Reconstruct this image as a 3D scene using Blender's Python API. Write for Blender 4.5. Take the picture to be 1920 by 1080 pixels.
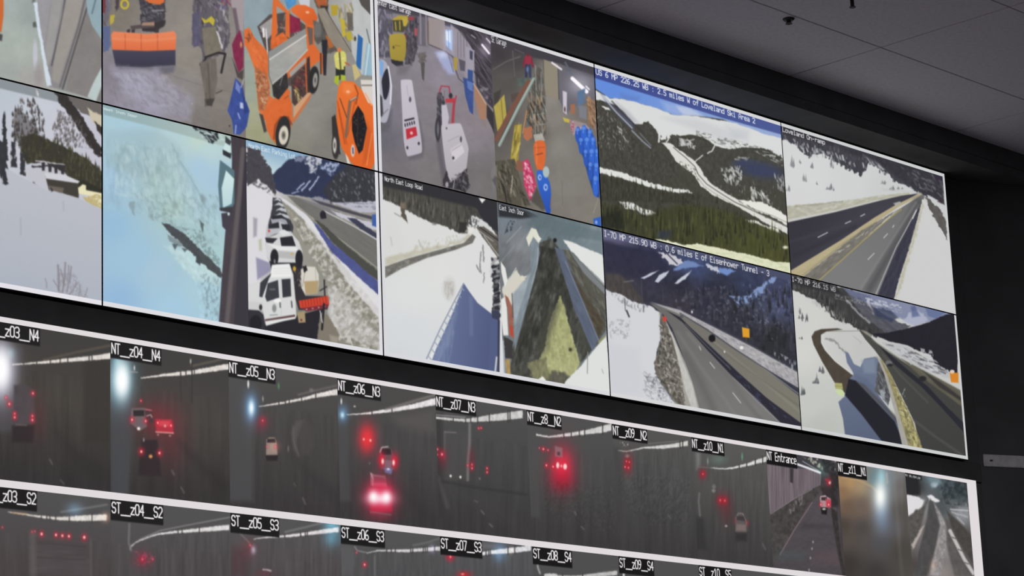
import bpy, bmesh, math
import numpy as np
from mathutils import Matrix, Vector

for _o in list(bpy.data.objects):
    bpy.data.objects.remove(_o, do_unlink=True)
scene = bpy.context.scene
COL = scene.collection

# ------------------------------------------------------------------ camera
CAM_C = np.array([-6.13627636, -6.38361927, -2.64642489])
CAM_R = np.array([[0.69028, -0.72246545, -0.0394614],      # right
                  [0.70825735, 0.66354088, 0.24100836],    # forward
                  [-0.14793596, -0.19431207, 0.96972046]]) # up
FPX = 4802.4838                                            # focal length in pixels of the 1920 px wide frame
cam_data = bpy.data.cameras.new('camera')
cam_data.sensor_width = 36.0
cam_data.lens = FPX * 36.0 / 1920.0
cam_data.clip_start = 0.05
cam_data.clip_end = 100
cam = bpy.data.objects.new('camera', cam_data)
COL.objects.link(cam)
r_, f_, u_ = CAM_R
M = Matrix(((r_[0], u_[0], -f_[0], CAM_C[0]), (r_[1], u_[1], -f_[1], CAM_C[1]), (r_[2], u_[2], -f_[2], CAM_C[2]), (0, 0, 0, 1)))
cam.matrix_world = M
scene.camera = cam

# ------------------------------------------------------------------ world, exposure
world = bpy.data.worlds.new('world')
scene.world = world
world.use_nodes = True
world.node_tree.nodes['Background'].inputs[0].default_value = (0.5, 0.5, 0.55, 1)
world.node_tree.nodes['Background'].inputs[1].default_value = 0.02
vs = scene.view_settings
vs.view_transform = 'Standard'
vs.look = 'None'
vs.exposure = 0.0
vs.gamma = 1.0
vs.use_curve_mapping = False

# two fill lights added out of view to lift the dark walls (built below)
FILL_LIGHTS = [(-1.0, -5.2), (2.8, -4.9)]
FILL_POWER = 90.0

# ------------------------------------------------------------------ helpers
def tag(o, label=None, cat=None, group=None, kind=None):
    if label: o['label'] = label
    if cat: o['category'] = cat
    if group: o['group'] = group
    if kind: o['kind'] = kind
    return o

def empty(name, loc):
    o = bpy.data.objects.new(name, None)
    COL.objects.link(o)
    o.location = loc
    o.empty_display_size = 0.05
    return o

def link(name, me, parent=None, loc=None):
    o = bpy.data.objects.new(name, me)
    COL.objects.link(o)
    if parent is not None: o.parent = parent
    if loc is not None: o.location = loc
    return o

def bm_box(bm, x0, x1, y0, y1, z0, z1):
    v = [bm.verts.new(c) for c in ((x0, y0, z0), (x1, y0, z0), (x1, y1, z0), (x0, y1, z0), (x0, y0, z1), (x1, y0, z1), (x1, y1, z1), (x0, y1, z1))]
    for f in ((0, 3, 2, 1), (4, 5, 6, 7), (0, 1, 5, 4), (1, 2, 6, 5), (2, 3, 7, 6), (3, 0, 4, 7)):
        bm.faces.new([v[i] for i in f])

def bm_lathe(bm, prof, seg=24):
    rings = []
    for r, z in prof:
        rings.append([bm.verts.new((r * math.cos(2 * math.pi * k / seg), r * math.sin(2 * math.pi * k / seg), z)) for k in range(seg)])
    for a, b in zip(rings, rings[1:]):
        for k in range(seg):
            bm.faces.new((a[k], a[(k + 1) % seg], b[(k + 1) % seg], b[k]))
    bm.faces.new(list(reversed(rings[0])))
    bm.faces.new(rings[-1])

def finish(bm, name, mat, bevel=0.0):
    if bevel:
        bmesh.ops.bevel(bm, geom=list(bm.edges), offset=bevel, segments=2, affect='EDGES')
    bmesh.ops.recalc_face_normals(bm, faces=list(bm.faces))
    me = bpy.data.meshes.new(name)
    bm.to_mesh(me)
    bm.free()
    me.materials.append(mat)
    return me

def box_mesh(name, mat, x0, x1, y0, y1, z0, z1, bevel=0.0):
    bm = bmesh.new()
    bm_box(bm, x0, x1, y0, y1, z0, z1)
    return finish(bm, name, mat, bevel)

def pmat(name, col, rough=0.6, metal=0.0, spec=0.5, nscale=None, namp=0.0, bump=0.0, emit=None):
    m = bpy.data.materials.new(name)
    m.use_nodes = True
    nt = m.node_tree
    b = nt.nodes['Principled BSDF']
    b.inputs['Base Color'].default_value = (*col, 1)
    b.inputs['Roughness'].default_value = rough
    b.inputs['Metallic'].default_value = metal
    b.inputs['Specular IOR Level'].default_value = spec
    if emit:
        b.inputs['Emission Color'].default_value = (*emit[0], 1)
        b.inputs['Emission Strength'].default_value = emit[1]
    if nscale:
        tc = nt.nodes.new('ShaderNodeTexCoord')
        no = nt.nodes.new('ShaderNodeTexNoise')
        no.inputs['Scale'].default_value = nscale
        no.inputs['Detail'].default_value = 6
        nt.links.new(tc.outputs['Object'], no.inputs['Vector'])
        cr = nt.nodes.new('ShaderNodeValToRGB')
        cr.color_ramp.elements[0].position = 0.3
        cr.color_ramp.elements[1].position = 0.7
        cr.color_ramp.elements[0].color = (*[max(0, c * (1 - namp)) for c in col], 1)
        cr.color_ramp.elements[1].color = (*[min(1, c * (1 + namp)) for c in col], 1)
        nt.links.new(no.outputs['Fac'], cr.inputs['Fac'])
        nt.links.new(cr.outputs['Color'], b.inputs['Base Color'])
        if bump:
            bp = nt.nodes.new('ShaderNodeBump')
            bp.inputs['Strength'].default_value = bump
            bp.inputs['Distance'].default_value = 0.002
            nt.links.new(no.outputs['Fac'], bp.inputs['Height'])
            nt.links.new(bp.outputs['Normal'], b.inputs['Normal'])
    return m

M_BLACK = pmat('matte_black_paint', (0.095, 0.096, 0.10), 0.85, spec=0.25, nscale=9, namp=0.12)
M_WALL = pmat('dark_wall_paint', (0.07, 0.069, 0.073), 0.9, spec=0.2, nscale=4, namp=0.15)
M_GAP = pmat('black_gap_board', (0.055, 0.056, 0.059), 0.85, spec=0.25, nscale=9, namp=0.12)
M_HOUSING = pmat('black_display_housing', (0.012, 0.012, 0.013), 0.5, spec=0.3)
M_BEZEL = pmat('black_display_bezel', (0.006, 0.006, 0.007), 0.4, spec=0.3)
M_TILE = pmat('acoustic_ceiling_tile', (0.82, 0.77, 0.86), 0.9, spec=0.1, nscale=60, namp=0.06, bump=0.25)
M_PLENUM = pmat('dark_ceiling_gap', (0.05, 0.05, 0.055), 0.9, spec=0.1)
M_FLOOR = pmat('dark_carpet', (0.16, 0.16, 0.165), 0.95, spec=0.1, nscale=180, namp=0.3)
M_ROOMWALL = pmat('grey_room_wall', (0.12, 0.12, 0.125), 0.85, spec=0.2, nscale=5, namp=0.08)
M_GREY = pmat('brushed_grey_metal', (0.42, 0.41, 0.43), 0.5, metal=0.2, nscale=40, namp=0.15)
M_SPRINK = pmat('dark_bronze_metal', (0.05, 0.048, 0.052), 0.5, metal=0.6)

# ------------------------------------------------------------------ measured layout of the video wall (metres, wall plane y = 0)
SX = [-2.4580, -1.2377, 0.0, 1.2096, 2.4216, 3.6660]   # vertical seams of the upper wall
SZ = [0.6804, 0.0, -0.6804]                            # top edge, horizontal seam, bottom edge
LX0, LX1 = -2.655, 3.712                               # lower wall
LZ0 = -0.770
LCOL = [-2.652, -2.170, -1.688, -1.206, -0.716, -0.226, 0.252, 0.730, 1.210, 1.687, 2.168, 2.659, 3.156, 3.637]
LROW = [(-0.787, -1.277), (-1.300, -1.800)]
CEIL = 0.82
FLOOR_Z = -4.25

# ------------------------------------------------------------------ structure
def struct(name, me):
    return tag(link(name, me), kind='structure')

struct('floor', box_mesh('floor', M_FLOOR, -9.5, 6.0, -9.5, 0.08, FLOOR_Z - 0.1, FLOOR_Z))
struct('wall_back', box_mesh('wall_back', M_WALL, -9.5, 3.80, 0.07, 0.17, FLOOR_Z, CEIL + 0.05))
# adjoining wall to the right, turned 22 degrees towards the room
SA = math.radians(22)
sd = (math.cos(SA), -math.sin(SA))
bm = bmesh.new()
ln = 3.0
c0 = (3.80, 0.03)
pts = [c0, (c0[0] + sd[0] * ln, c0[1] + sd[1] * ln), (c0[0] + sd[0] * ln + 0.05, c0[1] + sd[1] * ln + 0.12), (c0[0] + 0.0, c0[1] + 0.14)]
lo = [bm.verts.new((x, y, FLOOR_Z)) for x, y in pts]
hi = [bm.verts.new((x, y, CEIL + 0.05)) for x, y in pts]
bm.faces.new(lo); bm.faces.new(hi)
for k in range(4):
    bm.faces.new((lo[k], lo[(k + 1) % 4], hi[(k + 1) % 4], hi[k]))
struct('wall_right', finish(bm, 'wall_right', M_WALL))
struct('wall_left', box_mesh('wall_left', M_ROOMWALL, -9.6, -9.5, -9.5, 0.07, FLOOR_Z, CEIL + 0.05))
struct('wall_front', box_mesh('wall_front', M_ROOMWALL, -9.5, 6.0, -9.6, -9.5, FLOOR_Z, CEIL + 0.05))
struct('wall_side', box_mesh('wall_side', M_ROOMWALL, 6.55, 6.65, -9.5, -1.1, FLOOR_Z, CEIL + 0.05))
# black boards that frame the screens: above, between the two walls, beside, below
BK = -0.165        # front of the added black bulkhead, its depth set to shade the ceiling
struct('trim_1', box_mesh('trim_1', M_BLACK, -9.5, 4.22, BK, 0.069, SZ[0] + 0.006, 0.7315, 0.0015))
struct('trim_5', box_mesh('trim_5', M_BLACK, -9.5, 4.22, BK + 0.003, 0.069, 0.7335, CEIL + 0.012, 0.001))
struct('trim_2', box_mesh('trim_2', M_GAP, -2.66, 3.80, 0.022, 0.069, LZ0 + 0.003, SZ[2] - 0.004, 0.001))
struct('trim_3', box_mesh('trim_3', M_WALL, LX1 + 0.004, 3.80, 0.030, 0.069, -1.86, LZ0 - 0.001, 0.001))
struct('trim_4', box_mesh('trim_4', M_WALL, SX[-1] + 0.004, 3.80, 0.030, 0.069, SZ[2] - 0.002, SZ[0], 0.001))

# ceiling: dark void plate with one lay-in tile per grid cell
ceiling = struct('ceiling', box_mesh('ceiling', M_PLENUM, -9.5, 6.6, -9.5, 0.17, CEIL + 0.016, CEIL + 0.06))
TX, TY = 1.2445, 0.6265
G = 0.0035
tile_me = box_mesh('tile', M_TILE, -TX / 2 + G, TX / 2 - G, -TY / 2 + G, TY / 2 - G, 0.0, 0.015, 0.0012)
for j in range(15):
    for i in range(-9, 3):
        link('tile', tile_me, ceiling, (2.294 + TX * (i + 0.5), -0.6345 - TY * (j - 0.5), CEIL))

# ------------------------------------------------------------------ what the screens show: a small painter
# Every camera picture is painted by code into a generated image. The painter works in the pixel frame of the
# photograph: each texel of a screen knows where it shows up there, so measured outlines can be typed in directly.
_rng = np.random.RandomState(7)
_TAB = _rng.rand(256, 256).astype(np.float32)

def vnoise(x, y):
    xi = np.floor(x).astype(np.int32); yi = np.floor(y).astype(np.int32)
    fx = x - xi; fy = y - yi
    fx = fx * fx * (3 - 2 * fx); fy = fy * fy * (3 - 2 * fy)
    x0 = xi & 255; x1 = (xi + 1) & 255; y0 = yi & 255; y1 = (yi + 1) & 255
    a = _TAB[y0, x0]; b = _TAB[y0, x1]; c = _TAB[y1, x0]; d = _TAB[y1, x1]
    return (a + (b - a) * fx) * (1 - fy) + (c + (d - c) * fx) * fy

def fbm(x, y, octv=3):
    s = 0.0; amp = 0.5; tot = 0.0
    for k in range(octv):
        s = s + amp * vnoise(x * 2 ** k + 17.3 * k, y * 2 ** k + 9.1 * k)
        tot += amp; amp *= 0.55
    return s / tot

def hx(c):
    if not isinstance(c, str): return np.array(c, np.float32)
    return np.array([int(c[i:i + 2], 16) / 255.0 for i in (0, 2, 4)], np.float32)

def to_photo(X, Z):
    d0 = X - CAM_C[0]; d1 = -CAM_C[1]; d2 = Z - CAM_C[2]
    a = CAM_R[0, 0] * d0 + CAM_R[0, 1] * d1 + CAM_R[0, 2] * d2
    b = CAM_R[1, 0] * d0 + CAM_R[1, 1] * d1 + CAM_R[1, 2] * d2
    c = CAM_R[2, 0] * d0 + CAM_R[2, 1] * d1 + CAM_R[2, 2] * d2
    return 960 + FPX * a / b, 540 - FPX * c / b

def to_wall(x, y):
    v = np.array([(x - 960) / FPX, 1.0, (540 - y) / FPX]) @ CAM_R
    t = -CAM_C[1] / v[1]
    return CAM_C[0] + t * v[0], CAM_C[2] + t * v[2]

def soften(a, w, h, n=1, c=0.25):
    a = a.reshape(h, w, 3)
    for _ in range(n):
        b = np.pad(a, ((1, 1), (0, 0), (0, 0)), 'edge'); a = b[1:-1] * (1 - 2 * c) + c * (b[:-2] + b[2:])
        b = np.pad(a, ((0, 0), (1, 1), (0, 0)), 'edge'); a = b[:, 1:-1] * (1 - 2 * c) + c * (b[:, :-2] + b[:, 2:])
    return a.reshape(-1, 3)

def grade(c):
    y = (c @ np.array([.3, .59, .11], np.float32))[:, None]
    c = y + (c - y) * 0.9
    return np.clip(c, 0, 1) + 0.035 * (1 - np.clip(c, 0, 1)) ** 5

class Feed:
    def __init__(self, x0, x1, z1, z0, ppm=582):
        self.x0, self.x1, self.z0, self.z1 = x0, x1, z0, z1
        self.w = int(round((x1 - x0) * ppm)); self.h = int(round((z1 - z0) * ppm))
        gx = x0 + (np.arange(self.w) + 0.5) / self.w * (x1 - x0)
        gz = z0 + (np.arange(self.h) + 0.5) / self.h * (z1 - z0)      # bottom row first, as Blender stores images
        GX, GZ = np.meshgrid(gx, gz)
        X, Y = to_photo(GX, GZ)
        self.X = X.ravel().astype(np.float32); self.Y = Y.ravel().astype(np.float32)
        self.GX = GX.ravel().astype(np.float32); self.GZ = GZ.ravel().astype(np.float32)
        self.C = np.zeros((self.w * self.h, 3), np.float32)
        self.caps = []

F = None
SOFT = 2
OX = OY = 0.0
OS = 4.0
SEED = 0.0
def begin(f):
    global F
    F = f
def o(x, y, s=4.0):
    global OX, OY, OS
    OX, OY, OS = x, y, s
def _P(s):
    a = np.array([float(t) for t in s.split()] if isinstance(s, str) else s, np.float64).reshape(-1, 2)
    return np.c_[OX + a[:, 0] / OS, OY + a[:, 1] / OS]
def _sel(x0, y0, x1, y1):
    q = [to_wall(x, y) for x, y in ((x0, y0), (x1, y0), (x0, y1), (x1, y1))]
    a = int((min(t[0] for t in q) - F.x0) / (F.x1 - F.x0) * F.w) - 1; b = int((max(t[0] for t in q) - F.x0) / (F.x1 - F.x0) * F.w) + 2
    c = int((min(t[1] for t in q) - F.z0) / (F.z1 - F.z0) * F.h) - 1; d = int((max(t[1] for t in q) - F.z0) / (F.z1 - F.z0) * F.h) + 2
    a = max(a, 0); c = max(c, 0); b = min(b, F.w); d = min(d, F.h)
    if a >= b or c >= d: return np.zeros(0, np.int64)
    i = (np.arange(c, d)[:, None] * F.w + np.arange(a, b)[None, :]).ravel()
    X = F.X[i]; Y = F.Y[i]
    return i[(X >= x0) & (X <= x1) & (Y >= y0) & (Y <= y1)]
def _next():
    global SEED
    SEED += 13.7
    return SEED % 199

def _segd(x, y, P, closed):
    d2 = np.full(x.shape, 1e9, np.float32)
    n = len(P)
    ins = np.zeros(x.shape, bool) if closed else None
    for k in range(n if closed else n - 1):
        ax, ay = P[k]; bx, by = P[(k + 1) % n]
        ex, ey = bx - ax, by - ay
        L = ex * ex + ey * ey + 1e-9
        px = x - ax; py = y - ay
        t = np.clip((px * ex + py * ey) / L, 0, 1)
        qx = px - t * ex; qy = py - t * ey
        np.minimum(d2, qx * qx + qy * qy, out=d2)
        if closed and ay != by:
            ins ^= ((ay > y) != (by > y)) & (x < ex * (y - ay) / ey + ax)
    return np.sqrt(d2), ins

def _chaikin(P, n=2):
    for _ in range(n):
        Q = np.roll(P, -1, 0)
        P = np.stack([0.75 * P + 0.25 * Q, 0.25 * P + 0.75 * Q], 1).reshape(-1, 2)
    return P

def _blend(i, col, m):
    F.C[i] += (col - F.C[i]) * m[:, None]

def _mask(s, soft, r, sm):
    P = _P(s) if s is not None else None
    if P is None:
        i = np.arange(len(F.X)); return i, np.ones(len(i), np.float32)
    if sm: P = _chaikin(P)
    pad = soft * 2 + (r[0] if r else 0) + 1
    i = _sel(P[:, 0].min() - pad, P[:, 1].min() - pad, P[:, 0].max() + pad, P[:, 1].max() + pad)
    x = F.X[i]; y = F.Y[i]
    if r:
        sd = _next(); ry = r[2] if len(r) > 2 else r[1]
        nx = fbm(x / r[1] + sd, y / ry, 4); ny = fbm(x / r[1] + 50 + sd, y / ry + 31, 4)
        x = x + (nx - 0.5) * 3 * r[0]; y = y + (ny - 0.5) * 3 * r[0]
    d, ins = _segd(x, y, P, True)
    return i, np.clip(np.where(ins, d, -d) / soft + 0.5, 0, 1)

def p(col, s, soft=1.2, r=None, n=None, a=1.0, sm=0, c2=None, ax=None):
    """filled outline; r rough edge (amp, size), n inner texture (amp, sx, sy[, angle]), c2/ax second colour along an axis"""
    i, m = _mask(s, soft, r, sm)
    if not len(i): return
    c = np.broadcast_to(hx(col), (len(i), 3))
    x = F.X[i]; y = F.Y[i]
    if c2 is not None:
        A = _P(ax); e = A[1] - A[0]
        t = np.clip(((x - A[0, 0]) * e[0] + (y - A[0, 1]) * e[1]) / (e @ e), 0, 1)[:, None]
        c = c + (hx(c2) - c) * t
    if n:
        an = math.radians(n[3]) if len(n) > 3 else 0.0
        ca, sa = math.cos(an), math.sin(an); sd = _next()
        v = fbm((x * ca + y * sa) / n[1] + sd, (-x * sa + y * ca) / n[2] + sd * 0.7)
        c = c + ((v - 0.5) * 1.7 * n[0])[:, None] * (0.35 + c)
    _blend(i, c, m * a)

def sp(col, s, thr=0.55, sx=2, sy=2, ang=0, soft=0.08, a=1.0, edge=2.0, r=None):
    """speckles of one colour inside an outline"""
    i, m = _mask(s, edge, r, 0)
    if not len(i): return
    x = F.X[i]; y = F.Y[i]; an = math.radians(ang); ca, sa = math.cos(an), math.sin(an); sd = _next()
    v = fbm((x * ca + y * sa) / sx + sd, (-x * sa + y * ca) / sy + sd * 0.7)
    _blend(i, hx(col), m * a * 0.72 * np.clip((v - thr) / (soft * 1.9) + 0.5, 0, 1))

def l(col, s, w=6, soft=1.2, a=1.0, r=None):
    P = _P(s); hw = w / OS / 2
    pad = hw + soft * 2
    i = _sel(P[:, 0].min() - pad, P[:, 1].min() - pad, P[:, 0].max() + pad, P[:, 1].max() + pad)
    if not len(i): return
    x = F.X[i]; y = F.Y[i]
    if r:
        sd = _next(); x = x + (fbm(x / r[1] + sd, y / r[1], 2) - .5) * 3 * r[0]; y = y + (fbm(x / r[1] + 50 + sd, y / r[1], 2) - .5) * 3 * r[0]
    d, _ = _segd(x, y, P, False)
    _blend(i, hx(col), np.clip((hw - d) / soft + 0.5, 0, 1) * a)

def e(col, cx, cy, rx, ry, soft=1.2, a=1.0, rot=0.0):
    cx = OX + cx / OS; cy = OY + cy / OS; rx /= OS; ry /= OS
    R = max(rx, ry) + soft * 2
    i = _sel(cx - R, cy - R, cx + R, cy + R)
    if not len(i): return
    an = math.radians(rot); ca, sa = math.cos(an), math.sin(an)
    dx = F.X[i] - cx; dy = F.Y[i] - cy
    u = (dx * ca + dy * sa) / rx; v = (-dx * sa + dy * ca) / ry
    q = np.sqrt(u * u + v * v)
    _blend(i, hx(col), np.clip((1 - q) * min(rx, ry) / soft + 0.5, 0, 1) * a)

def g(col, cx, cy, rx, ry, a=1.0, k=1.0):
    """soft bloom, added like light on the sensor"""
    cx = OX + cx / OS; cy = OY + cy / OS; rx /= OS; ry /= OS
    i = _sel(cx - rx * 2.6, cy - ry * 2.6, cx + rx * 2.6, cy + ry * 2.6)
    if not len(i): return
    q = ((F.X[i] - cx) / rx) ** 2 + ((F.Y[i] - cy) / ry) ** 2
    m = np.exp(-q ** k) * a
    c = hx(col)
    if c[0] > .5 and c[1] < .3 and c[2] < .42:      # saturated red lamps stain the picture instead of whitening it
        F.C[i] += (c - F.C[i]) * (np.minimum(m, 1) * .92)[:, None]
        return
    F.C[i] = 1 - (1 - F.C[i]) * (1 - hx(col) * m[:, None])

def field(s, power=2.6, rad=6.0):
    """underpainting: colours sampled at points, blended by distance"""
    t = s.split(); n = len(t) // 3
    num = np.zeros_like(F.C); den = np.zeros(len(F.X), np.float32)
    for k in range(n):
        x = OX + float(t[3 * k]) / OS; y = OY + float(t[3 * k + 1]) / OS
        w = 1.0 / ((F.X - x) ** 2 + (F.Y - y) ** 2 + rad * rad) ** (power / 2)
        num += hx(t[3 * k + 2]) * w[:, None]; den += w
    F.C[:] = num / den[:, None]

def fill(col): F.C[:] = hx(col)

def tex(amp, sx, sy, ang=0, s=None, octv=3):
    i, m = _mask(s, 2.0, None, 0)
    x = F.X[i]; y = F.Y[i]; an = math.radians(ang); ca, sa = math.cos(an), math.sin(an); sd = _next()
    v = fbm((x * ca + y * sa) / sx + sd, (-x * sa + y * ca) / sy + sd * .7, octv)
    F.C[i] += (((v - 0.5) * 2.0 * amp) * m)[:, None] * (0.35 + F.C[i])

def _inside(s, n, seed):
    P = _P(s); rs = np.random.RandomState(seed)
    lo = P.min(0); hi = P.max(0); out = []
    while len(out) < n:
        q = lo + rs.rand(n * 2, 2) * (hi - lo)
        _, ins = _segd(q[:, 0], q[:, 1], P, True)
        out.extend(q[ins].tolist())
        if not ins.any(): break
    return np.array(out[:n]), rs

def bits(pal, s, n, ln=8, w=3, ang=0.0, spread=90.0, a=.85, soft=1.2, seed=1):
    """loose strokes of many colours inside an outline: workshop clutter, rubble, brush"""
    global OX, OY, OS
    q, rs = _inside(s, n, seed)
    pal = pal.split(); keep = (OX, OY, OS)
    OX = OY = 0.0; OS = 1.0
    for x, y in q:
        t = math.radians(ang + (rs.rand() - .5) * 2 * spread); k = ln * (.4 + rs.rand()) / 2
        l(pal[rs.randint(len(pal))], (x - k * math.cos(t), y - k * math.sin(t), x + k * math.cos(t), y + k * math.sin(t)), w * (.5 + rs.rand()), soft + .6, a * .75)
    OX, OY, OS = keep

def pines(pal, s, n, h=10, w=4, a=.9, soft=1.0, seed=1, lean=0.0):
    """small conifers with their feet inside an outline, far ones first"""
    global OX, OY, OS
    q, rs = _inside(s, n, seed)
    if not len(q): return
    pal = pal.split(); keep = (OX, OY, OS)
    q = q[np.argsort(q[:, 1])]
    OX = OY = 0.0; OS = 1.0
    for x, y in q:
        hh = h * (.5 + rs.rand()); ww = w * (.6 + .7 * rs.rand()) / 2; tx = x + lean * hh
        p(pal[rs.randint(len(pal))], (tx, y - hh, tx + ww * .5, y - hh * .55, x + ww * 1.0, y - hh * .12, x + ww * .2, y, x - ww * .3, y, x - ww, y - hh * .15, tx - ww * .45, y - hh * .5), soft, a=a)
    OX, OY, OS = keep

def rect(col, s, soft=1.2, rr=0.35, **kw): p(col, s, soft, sm=1, **kw)

# stroke font on a 4 x 6 grid, (x, y) from the top left; '|' starts a new stroke
GL = {
 'A': '0 6 0 2 1.2 0 2.8 0 4 2 4 6|0 3.6 4 3.6', 'B': '0 0 0 6 3 6 4 5 4 4 3 3 0 3|0 0 3 0 3.8 1 3.8 2 3 3', 'C': '4 1 3 0 1 0 0 1 0 5 1 6 3 6 4 5',
 'D': '0 0 0 6 2.6 6 4 4.6 4 1.4 2.6 0 0 0', 'E': '4 0 0 0 0 6 4 6|0 3 3 3', 'G': '4 1 3 0 1 0 0 1 0 5 1 6 3 6 4 5 4 3.2 2.4 3.2', 'I': '1 0 3 0|2 0 2 6|1 6 3 6',
 'L': '0 0 0 6 4 6', 'M': '0 6 0 0 2 3 4 0 4 6', 'N': '0 6 0 0 4 6 4 0', 'O': '1 0 3 0 4 1 4 5 3 6 1 6 0 5 0 1 1 0', 'P': '0 6 0 0 3 0 4 1 4 2.4 3 3.4 0 3.4',
 'R': '0 6 0 0 3 0 4 1 4 2.2 3 3.2 0 3.2|2 3.2 4 6', 'S': '4 1 3 0 1 0 0 1 0 2 1 3 3 3 4 4 4 5 3 6 1 6 0 5', 'T': '0 0 4 0|2 0 2 6', 'U': '0 0 0 5 1 6 3 6 4 5 4 0',
 'W': '0 0 .6 6 2 3 3.4 6 4 0', 'K': '0 0 0 6|4 0 0 3.4|1.4 2.6 4 6', 'a': '.4 2 3 2 4 3 4 6|4 4 1 4 0 5 1 6 4 5.6', 'c': '4 2.4 1 2 0 3 0 5 1 6 4 5.6', 'd': '4 0 4 6|4 2.6 1 2 0 3 0 5 1 6 4 5.4',
 'e': '0 4 4 4 4 3 3 2 1 2 0 3 0 5 1 6 3.8 6', 'f': '4 .4 2.6 0 2 1 2 6|.4 2.4 3.6 2.4', 'g': '4 2 4 7 3 8 .6 8|4 2.4 1 2 0 3 0 5 1 6 4 5.4', 'h': '0 0 0 6|0 3 2 2 4 3 4 6', 'i': '1 2 2 2 2 6|1 6 3 6|2 .2 2 .6',
 'k': '0 0 0 6|3.6 2 0 4.4|1.6 3.6 4 6', 'l': '1 0 2 0 2 6|1 6 3 6', 'm': '0 6 0 2 2 2.4 2 6|2 2.6 3.4 2 4 3 4 6', 'n': '0 6 0 2|0 3 2 2 4 3 4 6', 'o': '1 2 3 2 4 3 4 5 3 6 1 6 0 5 0 3 1 2',
 'p': '0 8 0 2|0 2.4 3 2 4 3 4 5 3 6 0 5.6', 'r': '.6 6 .6 2|.6 3.4 2 2 4 2.4', 's': '4 2.2 1 2 0 3 1 4 3 4 4 5 3 6 0 5.8', 't': '1.6 0 1.6 5 2.4 6 4 5.6|.2 2 3.6 2', 'u': '0 2 0 5 1 6 3 6 4 5|4 2 4 6',
 'v': '0 2 2 6 4 2', 'w': '0 2 .8 6 2 3 3.2 6 4 2', 'z': '0 2 4 2 0 6 4 6', '0': '1 0 3 0 4 1 4 5 3 6 1 6 0 5 0 1 1 0', '1': '.6 1.2 2 0 2 6|.6 6 3.4 6', '2': '0 1 1 0 3 0 4 1 4 2.2 0 6 4 6',
 '3': '0 .6 1 0 3 0 4 1 4 2 3 3 1.4 3|3 3 4 4 4 5 3 6 1 6 0 5.4', '4': '3 6 3 0 0 4 4 4', '5': '4 0 .4 0 .2 2.6 3 2.6 4 3.6 4 5 3 6 1 6 0 5.4', '6': '3.6 0 1.4 .6 0 3 0 5 1 6 3 6 4 5 4 4 3 3 0 3.4',
 '7': '0 0 4 0 1.6 6', '8': '1 0 3 0 4 1 4 2 3 3 1 3 0 2 0 1 1 0|1 3 0 4 0 5 1 6 3 6 4 5 4 4 3 3', '9': '.4 6 2.6 5.4 4 3 4 1 3 0 1 0 0 1 0 2 1 3 4 2.6', '_': '-.6 7 4.6 7', '-': '.6 3.4 3.4 3.4', '.': '1.8 5.8 2.2 5.8',
 ':': '2 2 2 2.3|2 5.4 2 5.7', '/': '4 0 0 6'}

def text(st, tl, br, col='f2f2f4', sw=0.62, a=1.0, vscale=6.0, fade=None, cap=True):
    """lettering on the wall plane between two measured photo points (top left, bottom right)"""
    if not getattr(F, 'soft', False):
        F.C = soften(F.C, F.w, F.h, SOFT); F.soft = True
    X0, Z1 = to_wall(*tl); X1, Z0 = to_wall(*br)
    n = len(st); cw = (X1 - X0) / n; hh = Z1 - Z0
    fw = cw / 5.2; fh = hh / vscale
    c = hx(col)
    for k, ch in enumerate(st):
        if ch == ' ' or ch not in GL: continue
        cx = X0 + k * cw + fw * 0.6
        i = np.nonzero((F.GX > cx - fw * 1.4) & (F.GX < cx + fw * 5.4) & (F.GZ < Z1 + fh * 1.2) & (F.GZ > Z1 - fh * 9.2))[0]
        if not len(i): continue
        asp = fh / fw
        u = (F.GX[i] - cx) / fw; v = (Z1 - F.GZ[i]) / fh
        d = np.full(len(i), 9.0, np.float32)
        for s in GL[ch].split('|'):
            q = np.array([float(t) for t in s.split()]).reshape(-1, 2)
            dd, _ = _segd(u, v * asp, q * np.array([1, asp]), False)
            d = np.minimum(d, dd)
        aa = a if fade is None else a * (1 + (fade - 1) * k / max(1, n - 1))
        _blend(i, c, np.clip((sw - d) / 0.55 + 0.5, 0, 1) * aa)

def capbox(x0, x1, z0, z1, label=None):
    F.caps.append((x0, x1, z0, z1, label))

def caprow(tl, br, pad=0.006, label=None):
    X0, Z1 = to_wall(*tl); X1, Z0 = to_wall(*br)
    F.caps.append((max(F.x0 + .001, X0 - pad), min(F.x1 - .001, X1 + pad), max(F.z0, Z0 - pad), min(F.z1 - .001, Z1 + pad), label))

# ------------------------------------------------------------------ screens
def screen_material(name, f):
    img = bpy.data.images.new(name, f.w, f.h, alpha=False)
    if not getattr(f, 'soft', False): f.C = soften(f.C, f.w, f.h, SOFT)
    f.C = soften(f.C, f.w, f.h, 1, 0.12)
    px = np.ones((f.w * f.h, 4), np.float32)
    grain = (_rng.rand(f.w * f.h).astype(np.float32) - 0.5)[:, None] * 0.012
    px[:, :3] = np.clip(grade(f.C) + grain, 0, 1)
    img.pixels.foreach_set(px.ravel())
    img.update()
    img.pack()
    m = bpy.data.materials.new(name)
    m.use_nodes = True
    nt = m.node_tree
    b = nt.nodes['Principled BSDF']
    b.inputs['Base Color'].default_value = (0.004, 0.004, 0.005, 1)
    b.inputs['Roughness'].default_value = 0.45
    b.inputs['Specular IOR Level'].default_value = 0.2
    t = nt.nodes.new('ShaderNodeTexImage')
    t.image = img
    t.extension = 'EXTEND'
    nt.links.new(t.outputs['Color'], b.inputs['Emission Color'])
    b.inputs['Emission Strength'].default_value = 1.0
    return m

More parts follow.
